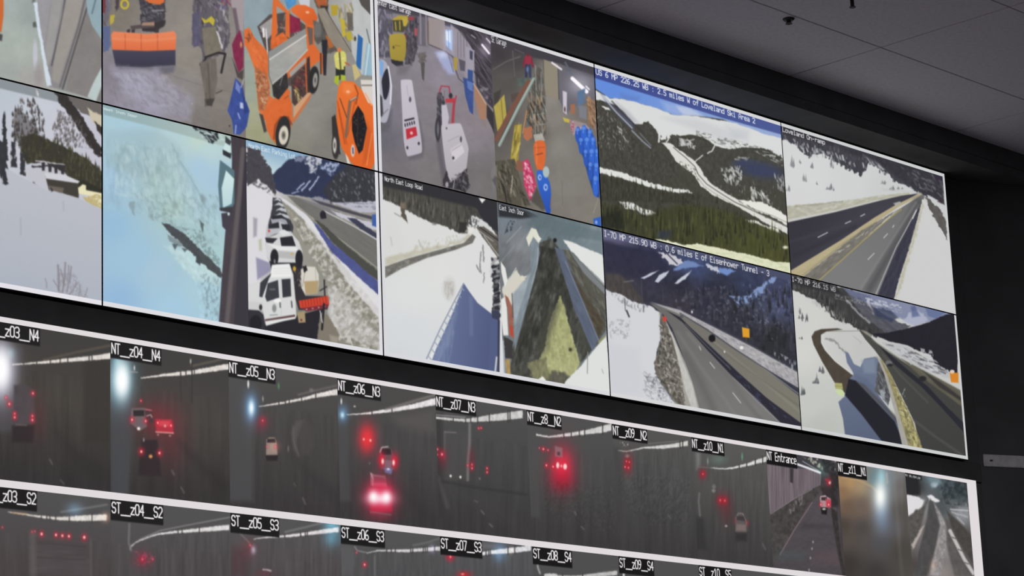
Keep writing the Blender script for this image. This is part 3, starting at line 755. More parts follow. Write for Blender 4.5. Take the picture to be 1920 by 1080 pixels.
def feed_icedoor():
    begin(upper_feed(1, 1, xb=-0.625))
    o(0, 140)
    field('850 400 a7cad9 1000 350 a6cadc 1300 420 b2d0d6 1500 480 bdd4c9 1580 560 b6d2d4 1500 700 a6c8de 1620 800 a4c6dc 1000 560 a3c4cf 1000 700 9dbac4 1200 800 a2bebc 850 800 9cbfd7 1300 1000 a9c6c2 1550 950 a7c8d4 850 1140 92bddb 1000 1340 9bc2dc 1200 1490 a2c4d8 1450 1240 a6c8ca 1500 1640 a6cad9 900 1690 8fb8dc 1300 1750 a0c8e0 1600 1400 a8cdd0')
    p('8da9ae', '770 205 1740 450 1710 545 1200 405 780 300', 2, c2='a9bdb5', ax='800 260 1700 500', a=.9)
    p('8fa6a9', '1200 415 1320 500 1340 620 1420 740 1470 880 1380 860 1280 800 1000 760 800 640 790 420', 14, a=.25, r=(5, 20))
    tex(.045, 9, 22, -8, '780 480 1350 520 1500 900 1660 1000 1650 1150 780 1000')
    sp('86a3a9', '860 520 1330 560 1440 900 1200 850 860 760', .56, 7, 16, -10, .2, .55)
    sp('c9e0e0', '860 520 1330 560 1500 1000 860 900', .60, 6, 14, -10, .2, .6)
    sp('849a9c', '1000 880 1640 900 1650 1300 1300 1150 1000 1030', .60, 5, 11, -25, .15, .6)
    l('8eabb4', '1290 520 1340 640 1420 760 1490 880 1540 1000', 9, 3, .8, r=(1, 6))
    p('80969a', '965 960 1010 950 1012 1060 990 1040', 3, r=(2, 5), a=.7); e('78898c', 1520, 930, 18, 34, 4, .6, -15); e('7d8f90', 1310, 980, 18, 30, 5, .5)
    o(0, 350)
    p('c0dbdd', '1240 440 1440 480 1660 700 1640 760 1560 700 1480 720 1380 620 1300 520', 6, r=(4, 10), a=.7)
    tex(.05, 5, 9, -30, '1230 420 1660 660 1640 1040 1500 1000 1480 760')
    sp('6f8285', '1280 290 1500 330 1660 560 1640 620 1400 380', .52, 3.5, 4, 30, .12, .85)
    sp('778a8c', '1110 150 1290 170 1300 280 1120 250', .55, 4, 5, 0, .15, .6)
    sp('6d8188', '1500 660 1640 640 1640 1000 1540 1000', .58, 3, 7, 10, .12, .7)
    p('7f9197', '1248 350 1330 395 1410 440 1350 450 1275 410', 1.5, r=(2, 5)); l('b5cad0', '1255 352 1380 425', 7, 1.5)
    p('474c50', '1212 268 1262 282 1352 335 1405 375 1500 470 1600 560 1668 635 1660 690 1560 610 1480 545 1400 460 1320 390 1250 330', 1.3, r=(2, 6), n=(.06, 4, 5))
    p('55646b', '1288 430 1335 430 1312 478', 1.5, r=(1, 3)); p('5d6a70', '1360 455 1410 470 1385 492', 1.5, r=(1, 3)); p('5b686b', '1498 250 1532 285 1520 345 1505 300', 2, r=(1, 4))
    p('41484c', '1480 500 1520 540 1500 590 1470 560', 2, r=(2, 4))
    # door post with a box
    o(0, 140)
    p('2e3236', '1440 385 1500 380 1620 420 1640 480 1600 520 1540 470', 2, r=(4, 6)); bits('c6dcd8 b5cdd0', '1460 400 1660 440 1680 500 1540 480', 22, 9, 2.4, 20, 40, .85, seed=12)
    p('443d44', '1730 440 1860 475 1860 1080 1865 1920 1640 1880 1665 1500 1690 1180 1735 900 1740 640', 1.4, n=(.04, 6, 20))
    p('36313b', '1835 480 1870 490 1870 1920 1750 1900 1790 1300 1820 800', 2)
    l('675e60', '1822 560 1795 900 1770 1140 1735 1500 1700 1890', 34, 4, .8)
    p('383d42', '1690 460 1735 500 1725 530 1690 510', 1.5); p('2b2f34', '1670 560 1735 590 1730 630 1672 600', 1.5); p('c9dfe0', '1690 510 1730 540 1725 590 1672 560', 1.5); p('b4ced4', '1670 605 1725 635 1720 665 1660 640', 1.5)
    p('55747f', '1650 640 1758 720 1758 965 1730 1015 1650 1015 1636 830', 1.3); p('cfe6e6', '1695 718 1757 782 1738 968 1672 1000 1662 850', 1.5, c2='b5d3da', ax='1700 720 1690 1000')
    p('3b3840', '1645 1000 1742 990 1745 1040 1650 1020', 1.5); p('413c47', '1660 1040 1750 1030 1710 1180 1668 1140', 1.5); e('c9dde2', 1715, 1045, 9, 12, 1.2)
    text('West Inch Door', (193, 201), (257.5, 221), 'cfe0df', .6, .8, fade=1.15)
    caprow((194, 201), (258, 222), .004)
    return F

def feed_lot():
    begin(upper_feed(1, 1, xa=-0.6225))
    o(400, 230)
    fill('a8a69d')
    field('300 600 d3d1d6 400 1300 c9c8ca 700 800 918e82 900 1100 8e8b7f 1150 1500 b4b3ac 1000 1600 8a877c 400 1600 4a4850 600 1650 4a463f')
    p('82a9c9', '245 90 720 230 720 290 560 285 440 395 360 230 250 190', 2, c2='c6dbe0', ax='500 200 440 390')
    p('2c3552', '440 395 505 330 562 280 640 250 760 250 900 280 1230 370 1230 590 1000 605 870 592 760 565 640 545 540 535 455 495', 1.5, r=(1.5, 8), n=(.03, 8, 8))
    p('b8bbc7', '670 245 810 262 790 330 770 392 722 366 700 300', 2, r=(5, 6, 8)); p('98a6c6', '795 345 860 285 940 300 905 388 868 385', 2, r=(4, 6)); sp('2b3350', '660 240 940 290 900 390 700 370', .55, 3.5, 5, 40)
    p('8a93ab', '600 262 690 250 680 285 620 290', 3, r=(3, 6), a=.8)
    p('36363e', '820 505 900 405 1000 318 1230 370 1230 600 880 605', 3, r=(2, 6), n=(.06, 3, 6)); bits('8d909a a3a6b0 62646e', '860 440 1000 340 1220 400 1225 590 900 600', 70, 4, 2.4, 75, 25, .6, seed=13)
    for s, w in (('628 500 680 455', 11), ('662 512 725 440', 13), ('722 502 792 408', 13), ('590 530 640 515', 8)): l('adb8d2', s, w, 1.5, .9, r=(.8, 6))
    p('45434a', '250 180 345 205 445 385 470 500 462 545 400 470 330 430 250 480', 1.5, r=(3, 6), n=(.07, 4, 5))
    p('d8d6da', '250 485 330 425 440 520 455 630 400 790 392 900 402 1000 430 1060 330 1210 250 1210', 2, r=(2, 8)); sp('4a484e', '255 420 345 430 440 500 430 540 300 470', .55, 4, 4)
    p('8d8596', '300 710 330 720 325 850 300 860', 4, a=.7); p('a9b08a', '340 880 362 870 365 960 345 960', 4, a=.7); p('8c88a8', '320 1010 420 1050 430 1110 330 1180', 3, a=.9)
    p('b7b6c5', '870 598 1230 590 1230 670 1100 672', 2, r=(1.5, 6)); sp('6a6878', '900 600 1225 600 1225 665', .6, 8, 2, 8)
    p('8f8f9a', '700 570 790 550 880 590 870 610 760 600', 2, r=(2, 5), n=(.08, 3, 3))
    p('4a4750', '735 572 900 618 1100 680 1190 702 1190 728 1000 675 800 612', 1.3); p('7b797d', '560 550 640 560 820 622 1000 690 1180 742 1150 756 900 690 700 605', 1.5)
    p('c2c1cc', '880 655 1230 762 1230 812 1040 745 940 705', 1.5, r=(1.5, 6)); p('3a5fa8', '1190 690 1230 685 1230 785 1190 772', 1.3); p('3a3c52', '1005 712 1062 718 1230 835 1230 870 1100 795', 1.3, r=(1, 5))
    p('6f6e69', '555 548 620 558 830 658 1050 768 1230 888 1236 1110 1100 1000 900 858 750 715 620 612', 1.3, n=(.03, 20, 4, 38)); l('d2d3d6', '830 662 1050 775 1230 878', 7, 1.2); l('a9a593', '740 712 900 838 1050 950 1236 1095', 6, 1.2)
    p('494943', '755 722 820 758 1000 925 1236 1112 1240 1190 1100 1085 900 905', 1.4, r=(1, 6)); p('4b538e', '738 735 780 760 900 905 1060 1040 1240 1195 1245 1310 1050 1140 880 965', 1.4, r=(1, 8), n=(.05, 8, 5))
    p('d6d6da', '480 545 560 590 700 690 742 742 880 965 1250 1305 1250 1405 1000 1110 800 860 690 740 560 640', 1.5, r=(1, 8))
    p('8f8b7e', '470 560 550 610 690 740 800 865 1000 1110 1255 1410 1255 1720 860 1620 860 1200 710 950 630 800 560 690', 2, r=(2, 8), n=(.06, 6, 6))
    sp('dedcd7', '560 650 800 860 1255 1410 1255 1720 900 1620 860 1200 700 950', .53, 6, 7, 30, .12, .9); sp('6f6b60', '560 650 800 860 1255 1410 1255 1720 900 1620 860 1200 700 950', .60, 7, 8, 30, .12, .8)
    p('d3d1cf', '860 1220 1000 1300 1240 1640 1250 1700 1000 1590 940 1620 870 1450', 6, r=(6, 14), a=.65); sp('8b877c', '860 1220 1240 1500 1250 1700 960 1600', .58, 7, 9, 40, .12, .8)
    e('22222a', 822, 690, 22, 30, 1.3); p('22222a', '800 690 845 690 848 718 808 722', 1.3)
    p('dcdbdb', '690 700 745 745 890 985 1250 1330 1250 1480 1000 1190 810 900 690 760', 3, r=(2, 6), a=.8)
    # parked cars
    p('3a3a42', '448 560 505 570 545 660 600 780 595 830 400 850 408 780 440 650', 1.5, r=(1, 5))
    for x, y, w in ((480, 575, 26), (492, 612, 34), (505, 650, 40), (500, 690, 44), (530, 700, 34)):
        p('c0c1c8', f'{x-w} {y+10} {x} {y-14} {x+w} {y} {x+w+6} {y+22} {x} {y+8}', 1.2, r=(1, 4))
    p('9fa0aa', '430 720 500 712 545 730 560 760 440 760', 1.2); p('26262e', '440 700 510 690 540 715 440 725', 1.2)
    p('b8b9c0', '405 770 500 738 572 778 596 840 480 830 395 860', 1.2); p('282831', '508 760 570 766 586 815 522 808', 1.2); p('2a2a33', '415 765 490 745 495 790 412 795', 1.3); e('c8463c', 418, 812, 8, 10, 1.5)
    p('26252c', '420 1040 470 1010 665 1020 668 1140 520 1160 440 1130', 2); p('cfcfd0', '392 900 410 870 500 822 590 832 642 892 668 965 668 1050 600 1050 440 1050 398 1000', 1.2)
    p('d9dadb', '490 815 530 800 580 830 520 850', 1.3); p('23232b', '500 862 592 850 618 925 510 925', 1.2); p('2c2c34', '388 862 482 868 445 905 398 898', 1.2); p('e2e2e2', '400 905 500 925 620 935 660 965 480 955', 1.5)
    p('b5b5b4', '480 962 612 972 612 1025 488 1012', 1.2); e('d9a13a', 590, 985, 9, 7, 1.2); e('1f1e24', 458, 1010, 30, 62, 1.3); e('1f1e24', 643, 1020, 28, 66, 1.3); e('7d7d80', 460, 1040, 8, 16, 1.5)
    # flatbed service truck
    o(400, 420)
    p('201e26', '262 700 400 760 620 690 800 640 850 620 800 680 780 880 600 850 400 810 262 790', 1.4); p('7e7667', '800 700 850 680 950 830 935 905 780 880', 2.5, r=(2, 8))
    p('d3d4d3', '262 460 340 428 400 415 430 370 440 305 572 300 604 392 624 700 395 765 372 650 262 645', 1.2); p('e9eae8', '436 318 470 303 572 298 590 395 432 402', 1.2)
    for y in (335, 355, 372): l('c9cac8', f'450 {y} 575 {y-4}', 4, 1.2, .7)
    p('34373f', '345 545 352 440 380 415 434 370 372 550', 1.2); l('dadbdb', '425 405 375 545', 12, 1.2); p('373941', '408 445 485 420 494 552 402 582 388 545', 1.2); p('31333a', '512 415 578 410 584 542 520 552', 1.2); l('b9bab9', '502 415 512 690', 4, 1.2, .7); l('77797a', '425 490 460 490', 12, 2, .7)
    p('2b2b33', '262 640 320 628 375 680 392 795 262 780', 1.2); e('18171d', 318, 745, 45, 62, 1.3); p('c9cac9', '262 580 370 590 372 650 262 642', 2)
    p('2e2b30', '600 385 640 395 660 480 690 540 856 540 858 640 640 645 616 560', 1.3); p('332e30', '590 320 640 340 660 420 610 400', 1.5, r=(1, 4)); sp('a59a80', '600 320 660 360 650 480 610 440', .62, 3, 4); e('c99a2a', 608, 335, 12, 18, 1.5)
    p('d5d0c5', '656 340 700 318 765 322 790 380 792 450 780 520 690 528 662 480', 1.2); p('b1996c', '680 430 790 425 782 520 692 526', 2); l('8b8378', '690 340 668 470', 5, 1.2, .8); l('a59c8e', '765 330 776 515', 5, 1.2, .7); p('1f1d22', '668 318 700 312 705 350 680 365', 1.3, r=(1, 4))
    l('26242a', '832 420 836 540', 10, 1.3); l('26242a', '800 500 850 470', 8, 1.3)
    p('d63b24', '640 575 858 538 870 600 780 620 650 632', 1.2); 
    for k in range(9): l('8a2318', f'{665+k*22} {572-k*3.5} {672+k*22} {620-k*3}', 5, 1.2, .8)
    p('7c2430', '660 632 868 600 860 630 700 655', 1.3); 
    for k in range(4): e('d8b0b0', 700 + k * 45, 640 - k * 7, 6, 5, 1.2)
    p('a4906a', '628 662 686 655 692 738 640 742', 1.3); e('7a2a2a', 660, 720, 8, 8, 1.3); l('1f1d22', '830 600 815 790', 16, 1.3); l('cfcfd0', '800 650 818 740', 7, 1.2)
    e('ececea', 482, 575, 28, 17, 1.3); e('77787b', 457, 632, 16, 30, 2, .8); l('6b6c70', '425 685 480 680', 6, 1.5, .8); p('55363a', '388 715 612 680 614 695 388 728', 1.2); l('e6e6e4', '400 745 610 705', 14, 1.3); l('45464c', '586 580 590 625', 9, 1.2); l('45464c', '500 590 502 625', 8, 1.2); e('2c2c33', 355, 625, 12, 22, 1.3)
    l('c9c6bd', '1020 840 1045 920', 7, 1.3); p('c0bbb0', '870 830 940 850 930 900 880 880', 4, a=.4)
    text('North East Parking Lot', (466, 268), (553.5, 298), 'dfeaf0', .6, .85, fade=.95)
    caprow((466, 268), (554, 299), .004)
    return F

# ------------------------------------------------------------------ upper wall, third column
def feed_garage():
    begin(upper_feed(2, 0, xb=0.6135))
    o(700, 0)
    field('500 400 8b8390 420 700 867d84 450 950 817a82 700 1000 8b828a 760 900 8a8086 150 800 7d7883 100 1050 6b6872 300 300 8a848b 500 620 918995' + ' 150 1300 747073 400 1250 7a7678 650 1350 6f6c6c 780 1400 757172 860 1380 716d6d 330 200 7d7780')
    tex(.025, 14, 9, 20)
    p('4a4550', '35 0 900 240 900 310 600 205 40 70', 3)
    p('5a5764', '35 60 145 85 145 430 35 430', 2, n=(.05, 6, 8)); bits('8d8898 a9a4b8 45424e 6a6674 b8b4c4', '40 80 140 95 140 420 45 425', 60, 9, 3, 85, 25, .7, seed=1)
    p('857f90', '90 100 260 110 260 150 90 140', 4, a=.6)
    p('6b6570', '240 115 420 130 410 350 330 340 240 300', 3, n=(.08, 4, 20)); l('8d8793', '352 100 356 330', 12, 2); l('8d8793', '395 110 400 340', 10, 2)
    p('9b8e8f', '410 125 535 150 545 385 420 335', 1.5); l('4e474d', '420 335 545 388 600 430', 7, 1.5); l('7d5f45', '412 160 412 330', 6, 1.5)
    p('968e99', '580 180 760 345 752 640 690 575 620 430 580 400', 1.5, n=(.06, 3, 40)); 
    for x in (632, 655, 678, 700): l('6d6673', f'{x} 240 {x+2} 430', 5, 1.2, .8)
    p('463f49', '590 170 900 250 905 700 935 850 860 780 770 640 752 380 680 270', 1.5, n=(.04, 8, 5, 50)); bits('332d36 5d5560 6f6672 28232a', '640 220 895 270 900 640 925 830 860 770 770 620 755 390', 80, 16, 2, 52, 12, .7, seed=3)
    for s in ('700 260 890 480', '760 380 905 560', '790 520 900 700', '780 430 900 640'): l('675f6b', s, 6, 1.5, .8)
    sp('8d8590', '780 560 890 640 900 800 800 700', .62, 6, 8)
    p('9fb6ea', '538 222 592 225 592 385 545 340', 1.3); p('e4edff', '545 235 575 232 578 320 548 300', 2); l('5c7ac0', '562 225 566 360', 5, 1.2); g('8fb0ff', 562, 290, 40, 90, .45)
    p('a6b0dd', '470 390 530 378 590 470 612 560 560 560 500 470', 6, r=(2, 8), a=.8); g('b8c4f0', 520, 410, 40, 26, .5); l('6f6a88', '560 400 600 540', 5, 1.5)
    l('f4eaf4', '816 336 868 400', 15, 1.5); l('d9cfdf', '848 288 884 328', 9, 1.5); g('d8c8e8', 842, 368, 50, 60, .35)
    l('c9c0cc', '735 262 765 285', 6, 1.5)
    # yellow truck
    p('4c4750', '232 150 330 125 332 360 290 490 240 480', 2, r=(2, 5), n=(.05, 5, 6)); bits('2f2c34 6d6872 5b5660 8a8590', '240 150 328 135 330 350 290 480 245 470', 60, 9, 2.4, 80, 35, .75, seed=2); p('9c4048', '262 128 302 122 305 150 268 152', 1.3); p('b05058', '306 212 330 212 328 270 308 268', 1.5); p('a03040', '228 260 246 258 244 300 230 300', 1.5)
    p('b59c35', '138 145 190 116 258 120 262 165 240 205 150 150', 1.3); p('4e4a33', '145 152 236 148 240 210 228 242 150 235', 1.3); l('b8a43c', '165 165 170 225', 8, 1.2); l('b8a43c', '198 160 200 225', 8, 1.2); p('bda63c', '216 140 252 132 250 190 226 200', 1.3)
    p('ad9738', '118 268 130 258 190 248 236 258 246 300 246 400 232 450 205 468 140 448 126 430 120 340', 1.2, sm=1, c2='9f8a32', ax='140 270 220 450'); l('7c6a26', '165 340 200 345', 6, 1.2, .8); e('5f5430', 152, 355, 8, 12, 1.5); p('2f2d36', '128 445 222 462 226 492 176 498 140 475', 1.5, r=(1, 4))
    p('6a6462', '335 400 395 392 392 460 345 475', 2, r=(2, 5), n=(.1, 4, 4)); p('55504e', '354 468 386 468 380 608 366 592', 2, n=(.05, 3, 8))
    g('403a44', 260, 520, 1, 1, 0); p('6c656d', '180 495 290 485 240 560 180 560', 8, a=.6)
    # white car
    p('5c5962', '40 900 140 820 130 960 40 1010', 8, a=.7); p('acacb9', '30 440 90 450 120 520 136 610 142 690 130 800 108 900 90 925 50 915 30 890', 1.3, sm=1); p('2c2c39', '60 590 104 495 118 560 124 660 100 750 76 745 66 660', 1.3, sm=1); p('7aa6dd', '48 440 78 470 70 575 48 560', 2); l('dcdce4', '112 500 135 640 128 780', 10, 1.5); p('45434d', '45 700 66 730 75 860 60 880 45 850', 2); l('7d7b86', '70 860 110 820', 8, 1.3)
    p('59545c', '345 900 380 1060 372 1180 270 1200 232 1080 262 1180 356 1140', 7, a=.6); p('5b555d', '470 1060 500 1000 540 1260 575 1370 520 1400 490 1200', 6, a=.7)
    # white concrete barrier, red panel
    p('6f6870', '345 900 375 1050 360 1180 300 1200', 6, a=.6); p('c6bfcb', '204 612 208 596 286 596 292 610 305 700 345 940 364 1080 366 1140 352 1150 264 1174 250 1170 225 1060 215 800', 1.2, sm=1, c2='b9b2be', ax='230 620 330 1150'); e('55505c', 276, 746, 9, 20, 1.3); l('a49eac', '250 640 262 720', 5, 1.2, .7)
    l('2c2830', '238 904 302 888', 13, 1.2)
    for k in range(5): l('2f2b33', f'{240+k*17} {948-k*5} {238+k*17} {930-k*5}', 9, 1.1)
    p('c52b39', '243 968 320 950 330 1016 250 1046', 1.2); e('e8b0b0', 286, 998, 11, 12, 1.5)
    e('3a3640', 255, 1108, 8, 12, 1.3); e('3a3640', 341, 1076, 8, 12, 1.3)
    # red cart and white machine
    l('af3748', '482 730 510 645 568 650 578 725', 9, 1.2); p('45414b', '478 700 510 690 540 780 530 960 478 950', 2, r=(1, 5), n=(.04, 4, 6)); bits('2c2930 6d6872 8d8890', '480 700 535 700 535 950 480 940', 24, 9, 2.2, 80, 30, .8, seed=4); p('c33a45', '538 742 612 734 612 768 545 770', 1.3); l('b23646', '602 760 590 920', 10, 1.2); l('b23646', '622 718 608 790 600 930 570 930', 9, 1.2); e('302d36', 580, 718, 14, 20, 1.5)
    p('bdb7c2', '510 790 548 782 568 880 552 975 515 940', 1.4); e('38353d', 485, 970, 22, 92, 1.5); e('6d6973', 485, 970, 9, 50, 2)
    p('6d6772', '496 1050 520 955 545 1250 575 1365 525 1240', 1.5); p('bfb8c1', '505 945 520 932 640 922 660 930 690 1030 716 1110 712 1140 696 1290 680 1310 590 1372 570 1360 540 1250', 1.2, sm=1, c2='b1aab2', ax='540 940 660 1330'); p('cfc8ce', '578 1122 660 1068 684 1140 602 1214', 1.5); l('9f98a3', '590 1130 664 1082', 6, 1.5); e('37343c', 600, 1185, 8, 12, 1.3); e('55505a', 657, 1045, 8, 22, 1.5); e('45414a', 549, 962, 5, 8, 1.2); l('968f99', '560 1060 640 1020', 5, 1.5, .8)
    p('37343a', '518 1390 545 1270 580 1368 700 1262 722 1400 690 1445 640 1420 560 1410', 1.5, r=(2, 5), n=(.05, 4, 5)); bits('1f1d22 55525a 77737b', '525 1390 560 1360 700 1270 720 1400 690 1440', 40, 7, 2.2, 60, 60, .8, seed=5); l('a49ea6', '600 1410 610 1340', 6, 1.2); l('8d878f', '570 1365 660 1310', 6, 1.2); e('b9b4ba', 552, 1385, 12, 22, 1.5, .8)
    # right side equipment
    p('5a5662', '640 440 690 460 686 535 652 528', 1.5); p('a09aa8', '690 345 758 378 752 560 700 545', 1.4); p('44455c', '722 378 746 386 744 452 724 442', 1.4); p('37518f', '708 520 748 530 744 640 708 620', 1.4); p('aa923f', '603 425 632 440 626 532 604 520', 1.5); l('4d4a55', '620 530 640 590 700 640', 6, 1.3)
    p('3b5190', '672 580 752 610 748 860 722 838 690 720', 1.4, n=(.06, 6, 10)); p('5d79b6', '700 600 748 622 746 690 704 660', 2, r=(1, 5)); p('a87a60', '752 625 800 700 852 792 842 905 800 890 760 730', 1.4); l('cfa98c', '752 628 852 792', 6, 1.2); p('39353a', '850 780 905 850 940 1010 935 1090 890 960 850 880', 2); p('8a7a74', '800 895 845 905 850 960 820 940', 4, a=.6)
    l('88828a', '610 620 720 850', 5, 1.5, .5); p('7d787a', '880 1300 925 1180 930 1360 900 1450', 3, a=.8); p('5b585c', '890 1350 930 1300 930 1420', 3)
    text('Center East Garage', (703.6, -3), (770, 27.5), 'f0eef2', .6, .95)
    caprow((716, 1), (771, 28), .004)
    return F

def feed_store():
    begin(upper_feed(2, 0, xa=0.6145))
    o(700, 0)
    field('1000 620 57524f 950 400 413d41 1100 450 494546 930 900 4f4a46 1300 600 8b857e 1350 900 868179 1330 740 8a857d 1500 550 62606a 1600 500 55525c 1560 700 6c6a70 1400 1100 87837d 1250 1000 6b645b 1450 1400 827d77 1600 1600 807b72 1000 1480 5d574b 1640 820 77695f 1350 1650 7b766e')
    tex(.02, 12, 12)
    p('423e46', '880 250 1665 475 1665 570 1400 480 1200 430 885 335', 4)
    l('6a6566', '900 520 1000 460 1100 425', 8, 1.5); l('625d5e', '1045 380 1060 570', 7, 1.5); l('625d5e', '1060 370 1130 400', 6, 1.5)
    p('8f8674', '1276 445 1382 480 1388 745 1280 705', 1.5); l('5e574c', '1276 445 1280 705', 6, 1.3); p('68656f', '1390 515 1660 590 1660 760 1500 800 1440 860 1392 740', 2); l('4d4b50', '1385 520 1392 745', 6, 1.3); l('5a6272', '1440 470 1490 560', 14, 2)
    l('fdf6ff', '1492 588 1600 688', 27, 1.5); g('d8d4f0', 1546, 638, 90, 80, .4); l('e6dfe6', '1340 470 1410 520', 14, 1.5); l('efe8f2', '1596 648 1618 670', 11, 1.5)
    p('5a7596', '1528 690 1590 660 1580 770 1535 810', 3); p('c9c1ce', '1420 680 1452 692 1450 862 1424 840', 1.4); e('5a3c46', 1436, 820, 6, 20, 1.3); p('a66a4a', '1478 785 1512 780 1506 855 1482 852', 1.4); p('7b7d85', '1540 790 1600 800 1600 900 1545 880', 3)
    p('8c6a52', '1600 720 1662 760 1664 970 1612 930', 2, n=(.05, 4, 5, 60)); bits('b08a68 6a4c3a c9a07a 55453c 9a7458', '1605 725 1660 765 1662 965 1615 925', 50, 9, 2.2, 65, 25, .75, seed=10); p('c3b045', '1420 880 1472 896 1470 922 1432 912', 1.4)
    e('9c2f44', 1160, 452, 28, 42, 1.6); e('6b3038', 1160, 412, 11, 13, 1.5); l('8a2a3c', '1136 440 1126 500', 13, 1.5); l('8a2a3c', '1186 440 1196 500', 13, 1.5); l('323a54', '1150 490 1146 575', 20, 1.6); l('39425e', '1172 490 1176 575', 20, 1.6); e('6f83b4', 1156, 520, 9, 20, 2, .8); p('55605a', '1076 592 1172 578 1160 645 1078 645', 1.5, n=(.08, 5, 4))
    p('5b5955', '1170 640 1235 500 1262 520 1290 700 1295 1010 1200 1050 1150 900', 2, n=(.05, 4, 7, 15)); bits('2c2a28 8d8a84 6b6760 a7a49c 453f38 7a5f48 4a5a58', '1172 640 1235 510 1288 700 1293 1005 1200 1045 1152 900', 150, 10, 2, 78, 28, .75, seed=6); 
    for s in ('1215 490 1225 780', '1258 540 1262 760', '1180 680 1200 900', '1215 780 1215 1040', '1275 780 1270 1010', '1215 860 1285 850', '1210 940 1290 930'): l('a29f9a', s, 6, 1.2, .7)
    bits('2a2826 9a7a5a b89468 1f1d1c', '1150 700 1260 620 1290 980 1170 980', 40, 12, 1.8, 80, 20, .8, seed=7)
    p('b3a046', '903 800 982 708 1002 890 930 985', 1.4, n=(.05, 6, 12)); l('6f6534', '958 745 975 930', 5, 1.2); p('45403c', '903 700 960 670 940 760 905 790', 2); p('574b45', '1030 710 1090 690 1080 760 1035 770', 2, r=(1, 4))
    l('7a5142', '1165 615 1050 800 925 1045', 36, 1.5); l('8ea39b', '1203 590 1090 800 945 1090', 21, 1.3); l('b7c4bd', '1196 596 1085 800 942 1082', 5, 1.2, .8)
    p('ab963a', '1060 940 1115 930 1100 1070 1085 1210 1025 1230 1040 1080', 1.5, n=(.05, 3, 10, 10)); bits('7d6c2c cbb85c 5d5228', '1065 945 1110 935 1095 1070 1080 1200 1035 1215', 26, 14, 2, 100, 12, .75, seed=11); p('b56c48', '1128 965 1190 945 1195 1030 1150 1060 1125 1030', 1.5, r=(1, 5)); p('aba79e', '1200 1010 1265 1000 1288 1055 1215 1070', 1.4, n=(.06, 4, 4)); p('dd642c', '1198 1055 1292 1050 1294 1150 1286 1240 1262 1290 1225 1275 1204 1180', 1.3, sm=1, n=(.03, 6, 6)); l('b04a20', '1206 1110 1286 1104', 6, 1.2, .8); l('f08a58', '1222 1080 1226 1230', 8, 2, .6); l('6e3a24', '1225 1160 1270 1150', 6, 1.2); l('c9864f', '1150 830 1120 1000', 7, 1.3)
    p('565145', '910 1210 1060 1190 1115 1400 1180 1540 1050 1540 925 1480', 2, n=(.05, 4, 7, -25)); bits('3a372f 77715f 2c2a25 8f8874 665f4e', '915 1220 1060 1200 1110 1400 1170 1530 1050 1530 930 1470', 80, 12, 2.4, 65, 25, .75, seed=8); p('8a5a46', '1075 1200 1120 1210 1115 1290 1070 1270', 2); l('a39a8a', '1045 1320 1030 1450', 10, 1.5, r=(1, 5)); l('2a2826', '980 1400 1000 1520', 8, 1.5)
    p('cb3a63', '1118 1212 1160 1190 1200 1300 1224 1398 1180 1515 1130 1392', 1.3); bits('eec8d4 e8a0b8 a82a50 f4dce4', '1125 1215 1160 1200 1195 1300 1215 1395 1180 1490 1135 1385', 46, 5, 2.2, 70, 40, .8, seed=9); l('8d8a85', '1224 1398 1180 1515', 6, 1.3)
    p('3c3934', '1175 1500 1225 1400 1300 1560 1270 1580', 4, a=.6); p('2f67d4', '1220 1290 1240 1270 1275 1280 1320 1350 1334 1430 1334 1570 1322 1612 1300 1606 1278 1530 1238 1420', 1.3, sm=1, c2='2450b4', ax='1240 1300 1310 1590'); e('a9bcbb', 1295, 1290, 24, 42, 1.4); e('9ebcec', 1248, 1330, 14, 22, 1.5); e('9ebcec', 1292, 1405, 16, 26, 1.5); e('2b5cc2', 1250, 1330, 7, 10, 1.3); e('2b5cc2', 1293, 1405, 8, 12, 1.3); l('a86a44', '1335 1470 1328 1560', 5, 1.2)
    p('a8909c', '1474 900 1590 930 1645 985 1560 990 1500 1015 1480 960', 1.5, n=(.12, 3, 5)); sp('b0404a', '1474 900 1510 920 1500 1015 1480 960', .5, 3, 2); p('9d8a8a', '1500 900 1600 930 1590 960 1510 940', 2)
    p('26478f', '1520 990 1600 960 1650 1015 1672 1100 1695 1200 1698 1490 1655 1465 1610 1320 1580 1200 1535 1085', 2)
    for k, (x, y, w, h) in enumerate([(1535, 1010, 22, 60), (1580, 1000, 24, 62), (1625, 1030, 20, 66), (1560, 1090, 22, 66), (1605, 1090, 24, 70), (1650, 1090, 20, 70), (1595, 1180, 20, 70), (1640, 1180, 24, 74), (1680, 1180, 18, 76), (1630, 1280, 20, 76), (1675, 1290, 22, 80), (1668, 1390, 24, 84)]):
        e('2f66d6' if k % 3 else '2858c0', x, y, w, h, 1.3); e('5d8ee8', x - 3, y - h * .62, w * .66, h * .22, 1.5, .9); l('1f459e', f'{x+w*.8} {y-h*.4} {x+w*.8} {y+h*.5}', 5, 1.5, .7); e('a9c6f4', x - 5, y - h * .2, 3, 8, 1.5, .7)
    p('2d5fc4', '1650 1640 1705 1625 1705 1710 1655 1695', 1.5); e('7fa8e8', 1672, 1668, 10, 14, 1.5); l('a59a80', '1690 1480 1650 1600', 5, 1.5, .7); l('6d6963', '1415 1360 1420 1540', 5, 2, .7)
    l('2c5ab8', '1708 1200 1712 1720', 7, 1.5)
    text('SE Garage', (920.5, 67), (949.5, 87), 'ebe9ee', .6, .95)
    caprow((921, 67), (950, 88), .004)
    return F

